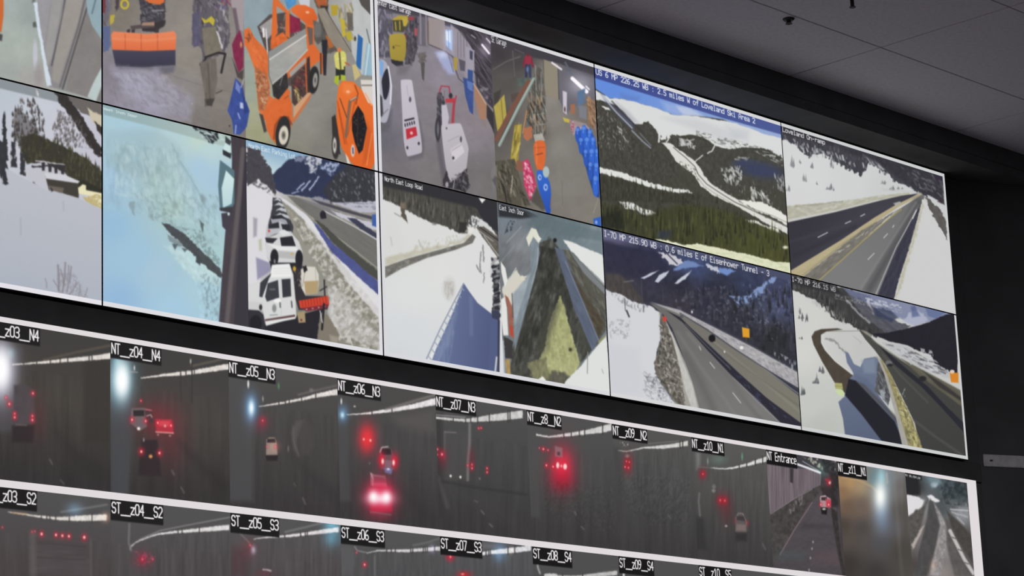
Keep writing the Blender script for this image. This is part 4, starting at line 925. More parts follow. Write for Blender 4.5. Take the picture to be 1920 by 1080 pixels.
def feed_loop():
    begin(upper_feed(2, 1, xb=0.6135))
    o(700, 300)
    field('300 550 d8d9d6 150 600 d5d6d3 500 850 dcdddb 300 1000 dadcdb 250 1300 d3d7da 150 1450 d0d4d8 800 800 d9dad9')
    p('4b4a44', '65 95 945 305 948 600 900 520 850 470 770 430 720 395 705 545 640 548 520 485 450 475 330 425 240 372 130 312 70 292', 1.6, r=(2, 5, 9), n=(.07, 4, 12)); pines('3b3a36 55534b 66645a 484640 737064 2f2e2b', '70 240 330 300 700 420 700 545 520 490 330 430 130 320 75 300', 170, 17, 3.4, .7, seed=12); p('33322f', '640 460 705 470 705 548 640 545', 3, r=(2, 5))
    p('2a2a30', '65 90 945 300 945 392 700 345 400 270 68 195', 5, a=.85)
    p('5b5247', '203 330 232 335 240 400 258 475 236 452 210 425', 1.4, r=(1.5, 4)); p('8b7a68', '200 325 245 320 250 370 205 360', 3, a=.6); l('7d7a76', '160 400 205 425', 8, 2, .7); e('706d68', 458, 478, 16, 10, 3, .8)
    p('cfd0cf', '760 425 800 440 860 490 920 560 860 545 780 520', 2, r=(2, 5)); p('2f2e35', '760 330 945 380 945 550 880 500 820 450', 3, r=(2, 6)); p('e3e3e0', '790 285 842 295 815 325', 1.3); l('3a393a', '725 360 735 480', 12, 2, r=(2, 4)); sp('3c3b3c', '700 340 800 400 790 520 710 500', .52, 3, 5)
    p('5f5a52', '770 505 830 500 945 585 948 760 900 690 820 580', 1.5, r=(1, 5), n=(.14, 6, 3, 45)); l('cfcfcb', '790 530 900 610', 5, 1.3, .8); l('cbcac6', '830 570 940 720', 6, 1.3, .8); l('2f2d2e', '800 505 940 605', 8, 1.5)
    p('b8b39c', '85 730 300 680 500 640 640 600 745 545 735 600 500 668 300 725 90 800', 6, r=(3, 10), n=(.05, 8, 4), a=.75); sp('a09a7e', '300 620 620 560 700 590 480 660 310 680', .58, 3, 7, 0, .15, .6); l('8d8a80', '340 600 355 650', 6, 2, .6); l('8d8a80', '130 580 140 640', 6, 3, .4)
    p('6d6b64', '88 800 250 742 500 672 680 622 742 556 768 575 745 622 622 672 400 735 210 815 90 885', 1.4, n=(.1, 8, 5, -18)); sp('a8a69f', '90 800 500 675 680 630 400 735 95 880', .6, 8, 6, -20, .15, .6); p('e4e2d8', '700 500 760 500 740 560 690 540', 3, r=(2, 5), a=.7)
    p('3c3a40', '885 735 948 730 950 1180 940 1200 890 1130 905 1000', 1.6, r=(2, 5), n=(.05, 4, 4)); bits('c5c5c6 8d8d90 28262c d8d8d8', '890 745 945 740 945 1150 905 1110', 60, 8, 3, -20, 25, .8, seed=13); p('d8d9d8', '950 780 870 640 890 720 930 800', 3, a=.6)
    for s in ('822 640 828 760', '806 690 800 800 812 845', '775 790 800 840', '832 850 826 920'): l('6c6c6b', s, 8, 1.5, .8, r=(.8, 4))
    e('a59f97', 568, 965, 42, 75, 10, .35); sp('8d877f', '530 910 610 910 605 1010 560 1060 530 990', .55, 2.5, 5, 0, .2, .5)
    o(700, 500)
    p('5f6d96', '677 122 722 190 782 272 885 352 950 405 945 830 430 720 470 620 540 470 602 330 642 215', 1.4, c2='4b567f', ax='560 500 930 560')
    p('8592b4', '560 440 640 240 610 420 560 600 480 740 430 720 470 620', 8, r=(3, 6, 14), a=.5); p('747fa6', '720 220 745 230 745 520 725 520', 6, a=.5); p('525d88', '880 360 945 400 940 820 860 800', 5, a=.7); sp('8b97b8', '470 600 560 470 620 480 560 780 440 740', .56, 3, 14, 10, .2, .5)
    p('e0e2e2', '672 140 655 200 600 320 540 460 470 610 440 700 415 690 480 570 560 410 630 250', 1.3)
    l('8a93a6', '676 128 600 275 500 470 395 700', 9, 1.2)
    for k in range(11):
        t = k / 10; x = 662 - 250 * t; y = 160 + 510 * t
        l('96a0b2', f'{x} {y} {x+18+10*t} {y+18+16*t}', 7, 1.1)
    p('393c54', '885 330 945 330 945 402 890 385', 1.5); p('2c2b33', '885 0 945 -20 945 330 905 320 900 120', 1.6, r=(3, 5), n=(.04, 4, 4)); bits('c4c4c8 77777c 1f1e24 9a9aa0', '895 10 943 10 940 300 908 290', 36, 8, 3, -20, 20, .8, seed=14); l('cfd1d2', '925 680 915 780', 12, 2); l('2e2c33', '940 400 938 820', 10, 2)
    text('North East Loop Road', (720.5, 330.5), (792, 356), 'f2f2f2', .6, .97)
    caprow((720.5, 330.5), (792, 357), .004)
    return F

def feed_mound():
    begin(upper_feed(2, 1, xa=0.6145))
    o(700, 300)
    field('1000 480 6f7a84 1050 600 7e8288 980 640 6d7278 1080 720 75777a 1250 480 5d6d74 1500 480 64757b 1650 560 7b8a91 960 750 696d70 1100 640 878c90 1300 560 66767c')
    tex(.05, 6, 16, 25)
    p('2c2e34', '935 320 1160 385 1230 425 1100 440 940 425', 5); p('5e7076', '1150 400 1710 535 1715 610 1400 560 1250 480', 5, a=.6); l('b4bcc0', '1000 620 1110 500', 5, 2, .6); l('a4abb0', '960 760 1060 640', 5, 2, .5); sp('2c3035', '1020 450 1060 460 1050 520 980 560', .55, 3, 6)
    p('dfe1de', '1425 600 1480 610 1720 715 1740 935 1600 800 1480 680', 1.5, r=(1, 6)); p('9aa2a8', '1600 800 1740 935 1742 985 1560 830', 3)
    p('d2cec0', '960 970 1000 900 1078 820 1100 880 1160 860 1080 1000 1030 1110 985 1040', 2, r=(2, 6)); p('e0e1dc', '955 760 990 810 1010 920 985 950 960 840', 1.5); l('c8c9c6', '1000 930 1070 810', 7, 1.5)
    p('9ba6ad', '1040 1010 1190 830 1215 880 1110 1200 1055 1240', 4, n=(.06, 8, 14))
    p('58584f', '1390 670 1470 675 1738 950 1745 1275 1690 1355 1560 1050', 1.6, n=(.05, 4, 12, -38)); bits('3f3e38 77766a 4a4842 8a8878', '1400 690 1470 690 1730 970 1740 1260 1690 1340 1560 1050', 80, 14, 3, 60, 15, .6, 1.8, seed=17); p('7a7f82', '1470 680 1560 770 1738 960 1740 1010 1580 850', 2)
    p('45463f', '1250 620 1330 588 1410 680 1560 1050 1695 1360 1550 1530 1480 1610 1440 1685 1300 1665 1020 1600 1050 1400 1180 1000 1235 800', 1.8, n=(.13, 4, 12, 12), r=(1, 6)); bits('2a2a26 5f605a 7b7d76 383832 8d8f88 4f4f48', '1240 660 1330 610 1400 690 1550 1050 1680 1360 1540 1510 1440 1660 1050 1580 1070 1400 1190 1000', 200, 16, 4.5, 98, 18, .45, 3.0, seed=15); sp('1d1d1a', '1240 640 1400 680 1520 1000 1440 1300 1060 1550 1180 1000', .5, 5, 16, 8, .25, .8); e('1c1d20', 1362, 602, 14, 16, 1.5)
    p('5a6478', '1358 650 1425 680 1560 1020 1692 1352 1640 1430 1500 1100', 2, n=(.06, 4, 16, -25)); l('8d95a6', '1440 760 1560 1040 1690 1352', 5, 1.5, .8); p('4a4032', '1480 830 1560 960 1740 1230 1690 1330 1600 1120', 4, n=(.12, 4, 10, -35), a=.8)
    p('7d8a93', '1178 580 1232 560 1250 700 1205 900 1060 1440 1052 1270 1180 850', 2, n=(.08, 4, 14, 15), a=.9); l('aeb7bb', '1235 660 1230 780 1190 930', 6, 1.5, .7)
    p('dbdac9', '1146 585 1186 508 1222 520 1255 600 1240 625 1200 575 1165 650', 1.5); p('e4e4de', '1225 560 1262 590 1240 610', 1.5); p('d8d4be', '1100 870 1120 865 1140 900 1110 910', 2)
    o(700, 500)
    p('a0a26c', '1400 218 1442 330 1502 560 1552 722 1505 812 1440 850 1270 830 1200 780 1290 600 1320 420', 2.2, r=(2, 7), n=(.1, 4, 6), c2='aaac78', ax='1380 300 1500 760'); p('7c7b5a', '1150 720 1290 680 1330 860 1200 842', 4, r=(3, 8), n=(.12, 3, 10)); p('5c5a4c', '1340 780 1430 790 1480 830 1430 890 1300 870', 5, r=(2, 6), n=(.1, 3, 10)); e('23221c', 1478, 622, 12, 14, 3, .8)
    bits('8b8a52 c2c38a 6b6a42 b8b97c', '1390 280 1430 330 1500 560 1540 720 1480 800 1300 800 1310 520', 70, 8, 3, 85, 25, .35, 2.5, seed=16); p('4a4a3e', '1300 330 1390 260 1400 300 1330 520 1290 640 1240 700 1230 560', 12, a=.6)
    p('dfe0dc', '958 245 985 225 1002 310 1012 515 975 515 962 400', 1.4); p('9c5f4e', '985 210 1010 230 1045 310 1055 545 1020 510 1008 320', 1.4, n=(.06, 4, 10)); p('c0432f', '1020 430 1045 460 1050 530 1028 510', 1.5); p('3a3738', '978 525 1045 560 1045 690 990 685', 1.5, r=(1, 5)); p('aeb4bf', '945 515 978 560 990 815 938 805', 1.5, n=(.05, 4, 10)); p('a98d56', '985 700 1022 690 1030 815 1000 810', 1.5, n=(.08, 3, 5)); l('4a4845', '1040 200 1048 380', 5, 1.2)
    p('dcdedc', '1745 510 1790 980 1430 895 1440 860 1500 800 1560 740 1690 580', 1.4, r=(.8, 5)); p('e6e8de', '1215 858 1270 822 1318 880', 1.4); p('8d8e60', '1685 560 1745 510 1740 530 1690 580', 1.5); l('8a8a84', '1608 640 1605 800', 6, 1.2); l('a8a9a6', '1715 770 1725 800', 6, 1.5)
    text('East Inch Door', (936, 384), (982.5, 404), 'f0f0f2', .6, .95)
    caprow((936.5, 384), (983, 405), .004)
    return F

# ------------------------------------------------------------------ upper wall, fourth column
def feed_pass():
    begin(upper_feed(3, 0))
    o(1080, 80)
    fill('45443b')
    tex(.06, 4, 7)
    p('5f8ce2', '130 160 1560 600 1560 760 1300 650 1100 575 900 545 740 545 600 490 460 450 340 420 250 415 140 340', 1.5, c2='93a9d6', ax='300 350 1300 640')
    p('a9bbe4', '640 440 800 470 940 540 760 545 680 520', 10, a=.5); p('cdd3e2', '760 470 900 510 960 555 800 545', 6, a=.6, r=(3, 12)); p('5a78c0', '330 380 480 410 460 450 340 425', 8, a=.5)
    p('3c4a92', '135 160 1560 590 1560 695 1100 565 700 440 140 265', 1.5, c2='4a5a9a', ax='200 250 1500 640')
    p('d7d9d8', '140 355 185 380 250 415 340 420 460 450 600 490 740 545 900 550 1050 575 1200 605 1400 680 1560 722 1560 900 1440 800 1300 785 1150 800 1050 775 950 705 870 690 770 700 640 735 600 650 500 610 440 610 370 530 300 470 260 460 180 430 140 430', 1.5, r=(1, 8)); p('c3c6ca', '640 560 900 570 1100 640 1250 700 1150 760 900 660', 10, a=.6); p('b4b9c4', '1120 620 1300 660 1290 740 1200 720', 10, a=.4); p('a8adb8', '300 440 400 520 470 600 420 600 330 500', 6, a=.6)
    p('45443d', '140 440 240 475 330 560 420 650 520 740 640 800 770 880 760 990 600 1080 140 1080', 1.5, r=(2, 6), n=(.1, 3, 5)); bits('8f908c a5a6a2 6d6c64', '150 480 260 510 400 690 420 820 150 780', 110, 3, 1.5, 80, 40, .7, .9, seed=18); p('d9dad8', '190 470 240 485 260 510 215 500', 1.5, r=(1, 4)); bits('d0d2d0 b5b7b4', '310 630 350 660 395 760 345 720', 14, 5, 1.8, 55, 20, .85, .9, seed=19)
    pines('3a3932 4c4b43 33322c 55544a', '145 620 300 640 520 780 740 900 760 990 600 1080 145 1060', 260, 9, 2.6, .6, 1, seed=51)
    p('55597a', '180 370 240 440 420 600 440 670 330 560 230 460', 5, a=.7); l('c3c9d4', '200 400 300 520 420 640', 9, 2, .8); l('aab2c4', '420 660 500 740 560 790', 9, 2, .8); l('33343f', '270 440 400 580 520 690', 10, 2.5, .8); l('7f869a', '480 680 560 770', 8, 2, .7)
    p('46453f', '480 615 540 590 570 620 610 660 620 750 720 740 700 690 760 690 800 730 870 800 900 720 960 725 1050 790 1150 805 1280 785 1420 795 1560 870 1560 1100 1050 1100 940 935 880 890 760 830 640 770 520 690', 1.5, r=(2.5, 5, 8), n=(.09, 4, 6)); bits('d5d6d4 c2c4c2', '760 720 880 730 890 790 780 770', 34, 7, 2.4, 20, 50, .85, 1, seed=20); pines('3f3e38 4a4942', '480 640 620 690 700 730 900 770 1100 800 1300 800 1540 870 1540 900 1000 860 520 700', 90, 5, 3, .8, .9, seed=21)
    for s, w in (('1042 770 1020 815 985 830', 10), ('950 848 920 870 890 892', 9), ('692 690 690 735 680 745', 12), ('600 640 625 690 620 745', 14)): l('d6d7d5', s, w, 1.4, .95, r=(.8, 5))
    sp('33332c', '900 660 1300 760 1540 830 1540 870 1300 820 900 720', .6, 6, 2.5, 15, .1, .8)
    sp('cdd0ce', '1320 800 1560 840 1560 930 1400 850', .52, 7, 3, 10, .1, .9); sp('c9ccc9', '1180 850 1300 860 1280 890 1190 880', .5, 8, 3, 15, .1, .9)
    e('384063', 1390, 960, 165, 60, 14, .85, 12); e('3a4268', 1260, 900, 70, 24, 8, .6)
    o(1100, 300)
    p('47463f', '900 120 1500 120 1500 470 1300 320 1100 280 980 230', 8, a=.4); bits('c9cbc8 b2b4b0 dadcda', '1010 70 1140 50 1180 110 1120 190 1020 150', 60, 6, 2.2, 70, 40, .85, 1, seed=22); bits('c2c4c0 d6d8d4', '1220 210 1320 230 1390 330 1240 300', 44, 7, 2, 75, 25, .85, 1, seed=23); bits('b9bcbd 9c9fa4', '1400 110 1480 120 1498 240 1430 210', 26, 6, 2, 75, 30, .8, 1, seed=24); bits('8d8f88 6d6c64 35342f', '900 120 1400 160 1490 380 1200 320 960 210', 90, 4, 1.6, 80, 30, .6, 1, seed=25)
    p('d9d8d2', '600 -95 560 -132 620 -128 700 -72 760 -30 800 0 850 60 880 110 930 175 1100 280 1180 330 1340 425 1505 505 1505 555 1340 470 1110 340 940 260 850 190 810 120 740 60 680 20', 1.5, r=(1.4, 6)); p('e4e3da', '1130 300 1230 305 1340 325 1440 380 1505 420 1505 490 1400 430 1250 370', 2, r=(2, 5, 8)); sp('57564a', '680 0 820 60 850 170 780 130 690 40', .6, 4, 3, 35)
    l('6f6e68', '650 -95 690 -60 740 -20 812 50 838 110 900 180 990 240 1110 315 1300 405 1505 500', 7, 1.2); l('9b9a92', '800 60 822 120 880 195 960 250 1100 330', 5, 1.2, .8); l('77766d', '1150 330 1400 420 1505 470', 5, 1.2, .7)
    p('dcdcd3', '1180 450 1260 450 1340 490 1440 520 1460 555 1390 530 1300 490 1210 465', 1.6, r=(2, 5))
    p('dddfda', '95 58 200 78 330 118 480 170 620 205 770 228 795 248 650 243 500 212 350 165 230 128 95 102', 1.5, r=(2, 4, 6)); p('3d3c33', '100 110 230 135 350 172 500 218 650 248 800 258 800 330 300 310 100 300', 4, r=(2, 4, 7), n=(.1, 3, 8))
    p('dedfdb', '235 305 345 318 405 360 525 395 515 418 430 412 370 375 290 365', 1.5, r=(2, 4, 6))
    p('3c3d28', '105 330 230 340 300 380 420 420 560 380 700 330 850 340 1000 370 1130 410 1260 480 1505 570 1525 790 1300 740 1000 670 700 650 400 600 110 510', 8, r=(2, 4, 9), c2='4a4d26', ax='300 450 1400 650', n=(.07, 3.5, 16)); pines('35342a 403f32 2e2d24 4a4939', '105 130 350 185 600 235 800 270 1000 330 1250 480 700 400 110 400', 300, 13, 3, .7, 1, seed=26); pines('40422a 32341f 4b4e2a 26281a 55582f 3a3c26 2c2e1e', '110 420 300 420 700 420 1100 450 1500 600 1520 770 1300 730 1000 660 700 640 400 590 115 505', 300, 22, 5, .75, 1.2, seed=27); pines('25281c 2c2f22 33372a', '110 420 250 420 260 520 115 505', 30, 20, 5, .8, 1.2, seed=28); p('22251d', '110 430 260 380 280 520 115 505', 6, n=(.08, 3, 10), a=.7); p('2c3350', '530 530 640 530 620 590 540 590', 8, a=.6)
    p('dde0bd', '440 588 600 602 740 640 830 626 1000 662 1200 705 1400 760 1530 772 1530 870 1300 815 1000 745 700 665', 1.5, r=(1.4, 5)); p('e8eadb', '560 608 700 630 740 650 620 630', 4); sp('b9bf96', '760 640 1200 710 1520 780 1520 850 1000 730', .6, 6, 3, 14, .15, .6); e('d9dcc0', 1490, 655, 18, 12, 3)
    text('US 6 MP 226.25 WB : 2.5 miles W of Loveland Ski Area 2', (1116.5, 129), (1416, 231.5), 'd9dee8', .6, .95)
    caprow((1117, 128.5), (1416, 232.5), .004)
    return F

def feed_curve():
    begin(upper_feed(3, 1))
    o(1100, 300)
    field('300 700 2e2f48 250 950 3c3840 800 780 3f4c76 700 950 2b2c3a 1200 900 343c58 1450 950 3e4260 700 1080 3a3640 1100 1140 30313a 1400 1340 2c2d30 1450 1090 4a5070 500 650 343654 1000 1000 2b2d3c')
    tex(.06, 8, 8)
    p('5a5e7a', '115 500 1540 860 1540 910 1000 770 500 650 300 605 120 585', 3, c2='4a4f6c', ax='200 560 1400 860', a=.85); p('6a6d90', '120 520 520 650 340 625 130 600', 5, a=.6); e('7f7a9a', 240, 620, 90, 12, 8, .5, 12)
    sp('8f94ac', '600 980 1530 900 1530 1300 700 1150', .68, 6, 6, 0, .1, .5); p('2c2d42', '140 640 520 680 640 830 420 900 140 830', 8, r=(3, 12), n=(.05, 8, 8), a=.8)
    p('c8c6cd', '535 690 640 715 705 735 735 770 670 795 600 765', 1.6, r=(4, 5, 7)); p('bcbfce', '895 780 985 800 995 850 930 825', 1.6, r=(3, 5)); p('6d86bb', '650 835 690 790 760 748 875 795 800 800', 3, r=(2, 8)); p('6e8ccb', '985 845 1000 805 1115 830 1050 865', 3, r=(2, 8)); l('30304a', '600 700 680 780', 8, 2)
    for s in ('405 888 470 850 540 828 480 868 430 890', '508 915 545 860 620 828 595 868 535 920', '658 925 710 880 788 826 745 890 680 930'): p('c2c6d4', s, 1.5, r=(.8, 5))
    p('7f96c4', '1060 1010 1130 1030 1230 1000 1300 950 1400 875 1425 885 1360 960 1280 1040 1150 1080', 3, r=(4, 8)); sp('30364f', '1060 1000 1420 880 1280 1050 1140 1080', .58, 6, 5, -30)
    p('4a4442', '145 850 250 860 330 930 420 1040 430 1090 250 1010 145 985', 5, n=(.1, 2.5, 14), a=.9); l('55525c', '410 900 415 1050', 5, 1.5, .7); l('4d4b55', '570 960 575 1060', 5, 1.5, .6); l('8d909c', '280 915 350 905', 6, 2, .7)
    o(1100, 560)
    pines('1f2026 2c2d36 3a3b46 25262e 454754', '640 -40 1560 -60 1570 500 1300 380 900 170', 220, 16, 6, .55, 1.6, seed=31); bits('6d7184 8d92a8 565a6a', '700 -60 1560 -60 1560 350 1200 250', 60, 4, 2.2, 80, 40, .45, 1.6, seed=32)
    p('d0d2d6', '140 -70 190 -50 260 -30 340 20 480 55 560 110 565 260 525 400 512 540 565 640 640 760 700 830 160 745', 1.5, r=(1.5, 6)); p('c3c7ce', '160 340 380 380 420 600 420 730 170 720', 14, a=.4)
    sp('6f7078', '160 -50 340 0 470 60 440 120 270 40', .6, 3, 7, 0, .12, .8); sp('878992', '160 150 330 160 320 300 180 300', .6, 4, 4, 20, .12, .7); sp('8c8e98', '430 540 560 620 690 800 480 780 420 680', .54, 3.5, 3, 30, .12, .75); sp('5f6066', '420 560 520 560 600 660 560 760 520 720', .64, 4, 3, 30); l('3f4046', '300 90 318 135', 12, 2); l('50525a', '425 50 425 100', 5, 1.3); l('50525a', '285 0 290 90', 5, 1.3)
    p('a09c95', '545 100 600 175 700 400 800 660 850 838 680 820 560 600', 3)
    p('6b665d', '545 100 592 170 622 260 652 310 690 500 722 690 745 815 680 800 600 690 520 570 508 480 540 360 575 250', 1.6, r=(2.5, 5), n=(.06, 3, 3)); bits('3a3733 c9c6bf 8d8880 55504a a39e94 2b2926', '550 160 625 290 690 540 725 760 680 790 560 610 520 500 560 330', 240, 5, 2, 60, 60, .75, 1, seed=30)
    p('bfbdb7', '596 175 640 260 690 370 740 480 810 670 850 838 790 828 740 690 690 480 640 290', 1.5, n=(.05, 4, 8)); l('8d8b86', '640 250 720 450 800 660 840 830', 6, 1.5, .8)
    p('6a6968', '470 30 560 55 710 140 830 270 1000 440 1200 640 1400 850 1510 965 848 838 790 610 705 385 640 220 575 120', 1.4, c2='777674', ax='700 200 1150 880'); 
    l('5c5b5a', '740 420 860 640 960 850', 50, 12, .5); l('838280', '680 250 860 520 1040 760 1130 900', 14, 8, .5); l('868482', '760 260 980 520 1300 860', 14, 8, .5); l('5a5958', '860 380 1100 640 1300 900', 26, 10, .4); l('9c9b98', '1100 590 1300 790 1480 960', 6, 2, .6)
    for s in ('1096 706 1156 782', '925 478 960 522', '845 358 857 386'): l('c5c4bb', s, 6, 1.1)
    p('74716a', '520 38 720 118 900 215 1100 372 1300 500 1600 735 1605 950 1350 745 1150 565 960 385 830 262 700 142 560 62', 1.4, c2='7b786c', ax='800 200 1500 800'); l('8f8b7c', '960 330 1300 600 1600 850', 12, 5, .6); l('5f5c55', '900 300 1200 530 1600 810', 8, 4, .5); l('b5b4b0', '1000 300 1300 500 1600 722', 6, 1.5, .7)
    p('2b2a36', '600 90 700 138 830 268 960 392 1150 568 1350 745 1610 935 1612 980 1490 965 1300 775 1080 570 900 380 720 178', 1.4); sp('4a5070', '1000 440 1350 760 1600 960 1300 790', .6, 8, 4, 40, .1, .7); l('8d8d8c', '740 190 900 355 1080 530', 5, 1.5, .6)
    p('a8a6a8', '480 25 700 85 940 205 1250 365 1580 550 1590 670 1300 505 1080 352 900 225 700 118', 1.5, n=(.05, 4, 4, 30)); bits('8a888c c2c0c2 77757a', '700 100 940 220 1250 380 1575 560 1580 650 1300 500 1080 350', 130, 5, 1.8, 35, 25, .7, 1, seed=33); l('3c3d48', '700 110 900 230 1100 370 1300 500 1590 680', 9, 1.5, .8); l('4b4c58', '930 195 1250 358 1580 545', 8, 1.4, .9); e('e4e4e2', 1162, 368, 14, 14, 1.5); e('dcdcd8', 1034, 398, 6, 8, 1.3); e('d5d5d5', 790, 100, 7, 10, 1.3)
    sp('c2c4cc', '1380 400 1430 400 1570 470 1570 545 1480 500', .5, 4, 8, 0, .1, .8)
    e('17171b', 940, 297, 25, 28, 1.3); p('17171b', '915 285 960 290 965 318 925 318', 1.3); e('55555a', 712, 134, 14, 12, 1.5)
    p('e29b1c', '1165 214 1220 226 1222 294 1170 288', 1.2); l('5d4a2c', '1195 292 1197 330', 6, 1.2); p('cc4238', '568 140 582 130 598 140 600 170 574 172', 1.3)
    text('I-70 MP 215.90 WB : 0.6 miles E of Eisenhower Tunnel - 3', (1131.5, 431.5), (1442.5, 518), 'd5d5da', .6, .92)
    caprow((1132, 431.5), (1443, 519), .004)
    return F

# ------------------------------------------------------------------ upper wall, right column
def feed_ramp():
    begin(upper_feed(4, 0))
    o(1440, 180)
    field('300 600 d3d5d5 600 650 cfd1d1 200 750 d2d3d2 900 700 c9cbcb 1200 1300 c9cbcb')
    p('42414a', '100 200 1320 560 1320 830 1240 780 1180 745 1120 722 1050 685 950 640 900 590 830 545 760 500 730 560 700 600 650 570 560 525 480 470 400 430 300 450 250 410 180 360 100 310', 1.6, r=(4, 5, 10), n=(.07, 4, 10)); pines('45444b 55545b 38373e 66656c', '110 320 250 420 300 470 400 450 560 540 700 620 740 520 950 660 900 600 760 480 400 380', 90, 10, 3.4, .8, 1, seed=34); bits('cfd1d3 b0b2b6', '120 300 300 370 480 430 700 500 740 540 480 480 280 430', 60, 7, 2, 75, 20, .75, 1, seed=35); bits('c5c7ca 8d8e94', '690 430 800 480 930 600 830 560', 30, 8, 2, 50, 20, .7, 1, seed=36)
    p('34333b', '480 350 1320 590 1320 820 1200 750 1120 715 1000 630 880 540 760 470 640 450', 6, r=(2, 8), n=(.07, 5, 5, 30), a=.8); bits('77757d 8d8b92 5a5860', '1000 530 1300 620 1305 770 1120 680', 50, 7, 2.4, 40, 30, .55, 1.4, seed=37); p('33283a', '1240 570 1305 585 1308 640 1250 630', 5, a=.7)
    p('2d2c33', '100 215 480 330 500 380 300 330 100 280', 4, a=.6)
    for x, y, w, h in ((185, 510, 14, 36), (325, 525, 12, 22), (478, 515, 12, 36), (242, 500, 6, 12), (275, 620, 12, 26), (478, 690, 16, 26), (450, 695, 16, 10), (930, 696, 14, 14), (990, 695, 18, 10), (860, 652, 18, 14), (365, 660, 6, 10), (150, 700, 12, 20)):
        pines('85888c 75787c 94979a', f'{x-w} {y} {x+w} {y} {x+w} {y+h} {x-w} {y+h}', 5, h / 2.4, max(3, w / 3), .8, 1.0, seed=int(x))
    l('b9bbb9', '860 700 1100 722', 8, 4, .6)
    p('b3b2a0', '130 825 400 802 700 768 900 738 1060 725 1060 742 800 785 500 865 130 948', 1.5, r=(1, 6), n=(.07, 8, 3, -8)); sp('dadbd6', '140 810 600 780 900 745 700 800 300 890', .6, 8, 3, -8, .12, .6); l('807f75', '200 830 560 790', 6, 2, .6, r=(1, 5))
    p('c6c6c2', '130 930 500 858 800 785 810 795 500 875 130 955', 2)
    p('35343d', '130 952 500 872 850 782 1000 748 1130 730 1000 805 860 890 700 990 500 1120 150 1325', 1.3, c2='3f3e48', ax='300 950 500 1120'); l('45444e', '150 1100 600 960 950 800', 16, 8, .6); l('2b2a33', '200 1200 650 980', 20, 10, .5)
    for s in ('375 1060 446 1024', '580 956 620 938', '695 902 725 886'): l('c2c1c4', s, 7, 1.1)
    p('b5a882', '1135 732 1160 738 970 838 800 950 600 1085 250 1362 155 1340 150 1322 545 1082 800 910 960 815', 1.3, n=(.03, 20, 4, -35)); p('9b906f', '960 842 600 1090 250 1362 235 1358 590 1080', 2, a=.8); p('a9a8a4', '940 805 990 790 1000 805 960 825', 2)
    p('77736b', '985 845 700 1010 255 1362 420 1400 640 1150 900 910', 1.4, r=(.8, 5), n=(.1, 10, 3, -35)); sp('b5b2a8', '900 900 540 1140 400 1260 620 1130', .62, 10, 3, -35)
    p('6f6e6e', '1155 738 1175 750 1150 820 1100 960 1030 1210 940 1560 360 1395 640 1142 985 848', 1.3, c2='7b7a7a', ax='1100 800 650 1350'); l('b0a04d', '380 1385 560 1225 720 1080 900 925 1000 850', 6, 1.3)
    l('4a494c', '1130 800 1020 1010 760 1450', 70, 14, .7); l('8e8d8d', '1110 800 960 1030 700 1440', 12, 5, .6); l('777677', '1130 820 1030 1020 860 1350', 10, 5, .6)
    for s in ('750 1226 796 1180', '868 1064 896 1034', '935 985 945 970'): l('bdbcbc', s, 7, 1.2)
    p('3a3948', '1162 790 1145 850 1065 1150 945 1545 815 1510 960 1160 1095 900', 1.6, n=(.07, 4, 14, 20)); l('a8a8ac', '1115 850 1030 1010 962 1130 805 1495', 7, 1.3); l('ccccc8', '1112 860 1085 920', 8, 1.5)
    p('cbcccb', '1158 775 1195 790 1245 900 1330 1050 1345 1080 1415 1650 940 1545 980 1380 1040 1200 1105 990', 1.5, r=(1, 5)); p('bab59e', '1155 800 1170 820 1125 1000 1060 1220 1000 1440 950 1545 985 1380 1045 1190 1110 960', 3, r=(2, 5), n=(.08, 4, 4), a=.8)
    p('c7c8c9', '1190 740 1260 775 1345 830 1345 1080 1300 1000', 2, r=(1, 6)); p('5d5a58', '1175 755 1215 780 1290 850 1335 940 1345 1080 1270 950 1210 840', 1.5, r=(2, 5), n=(.08, 4, 6)); p('3a2a34', '1285 780 1310 790 1310 810 1270 790', 3)
    text('Loveland On-ramp', (1466.5, 238.5), (1547, 271), 'd5d5d6', .6, .9)
    caprow((1467, 238.5), (1547, 272), .004)
    return F

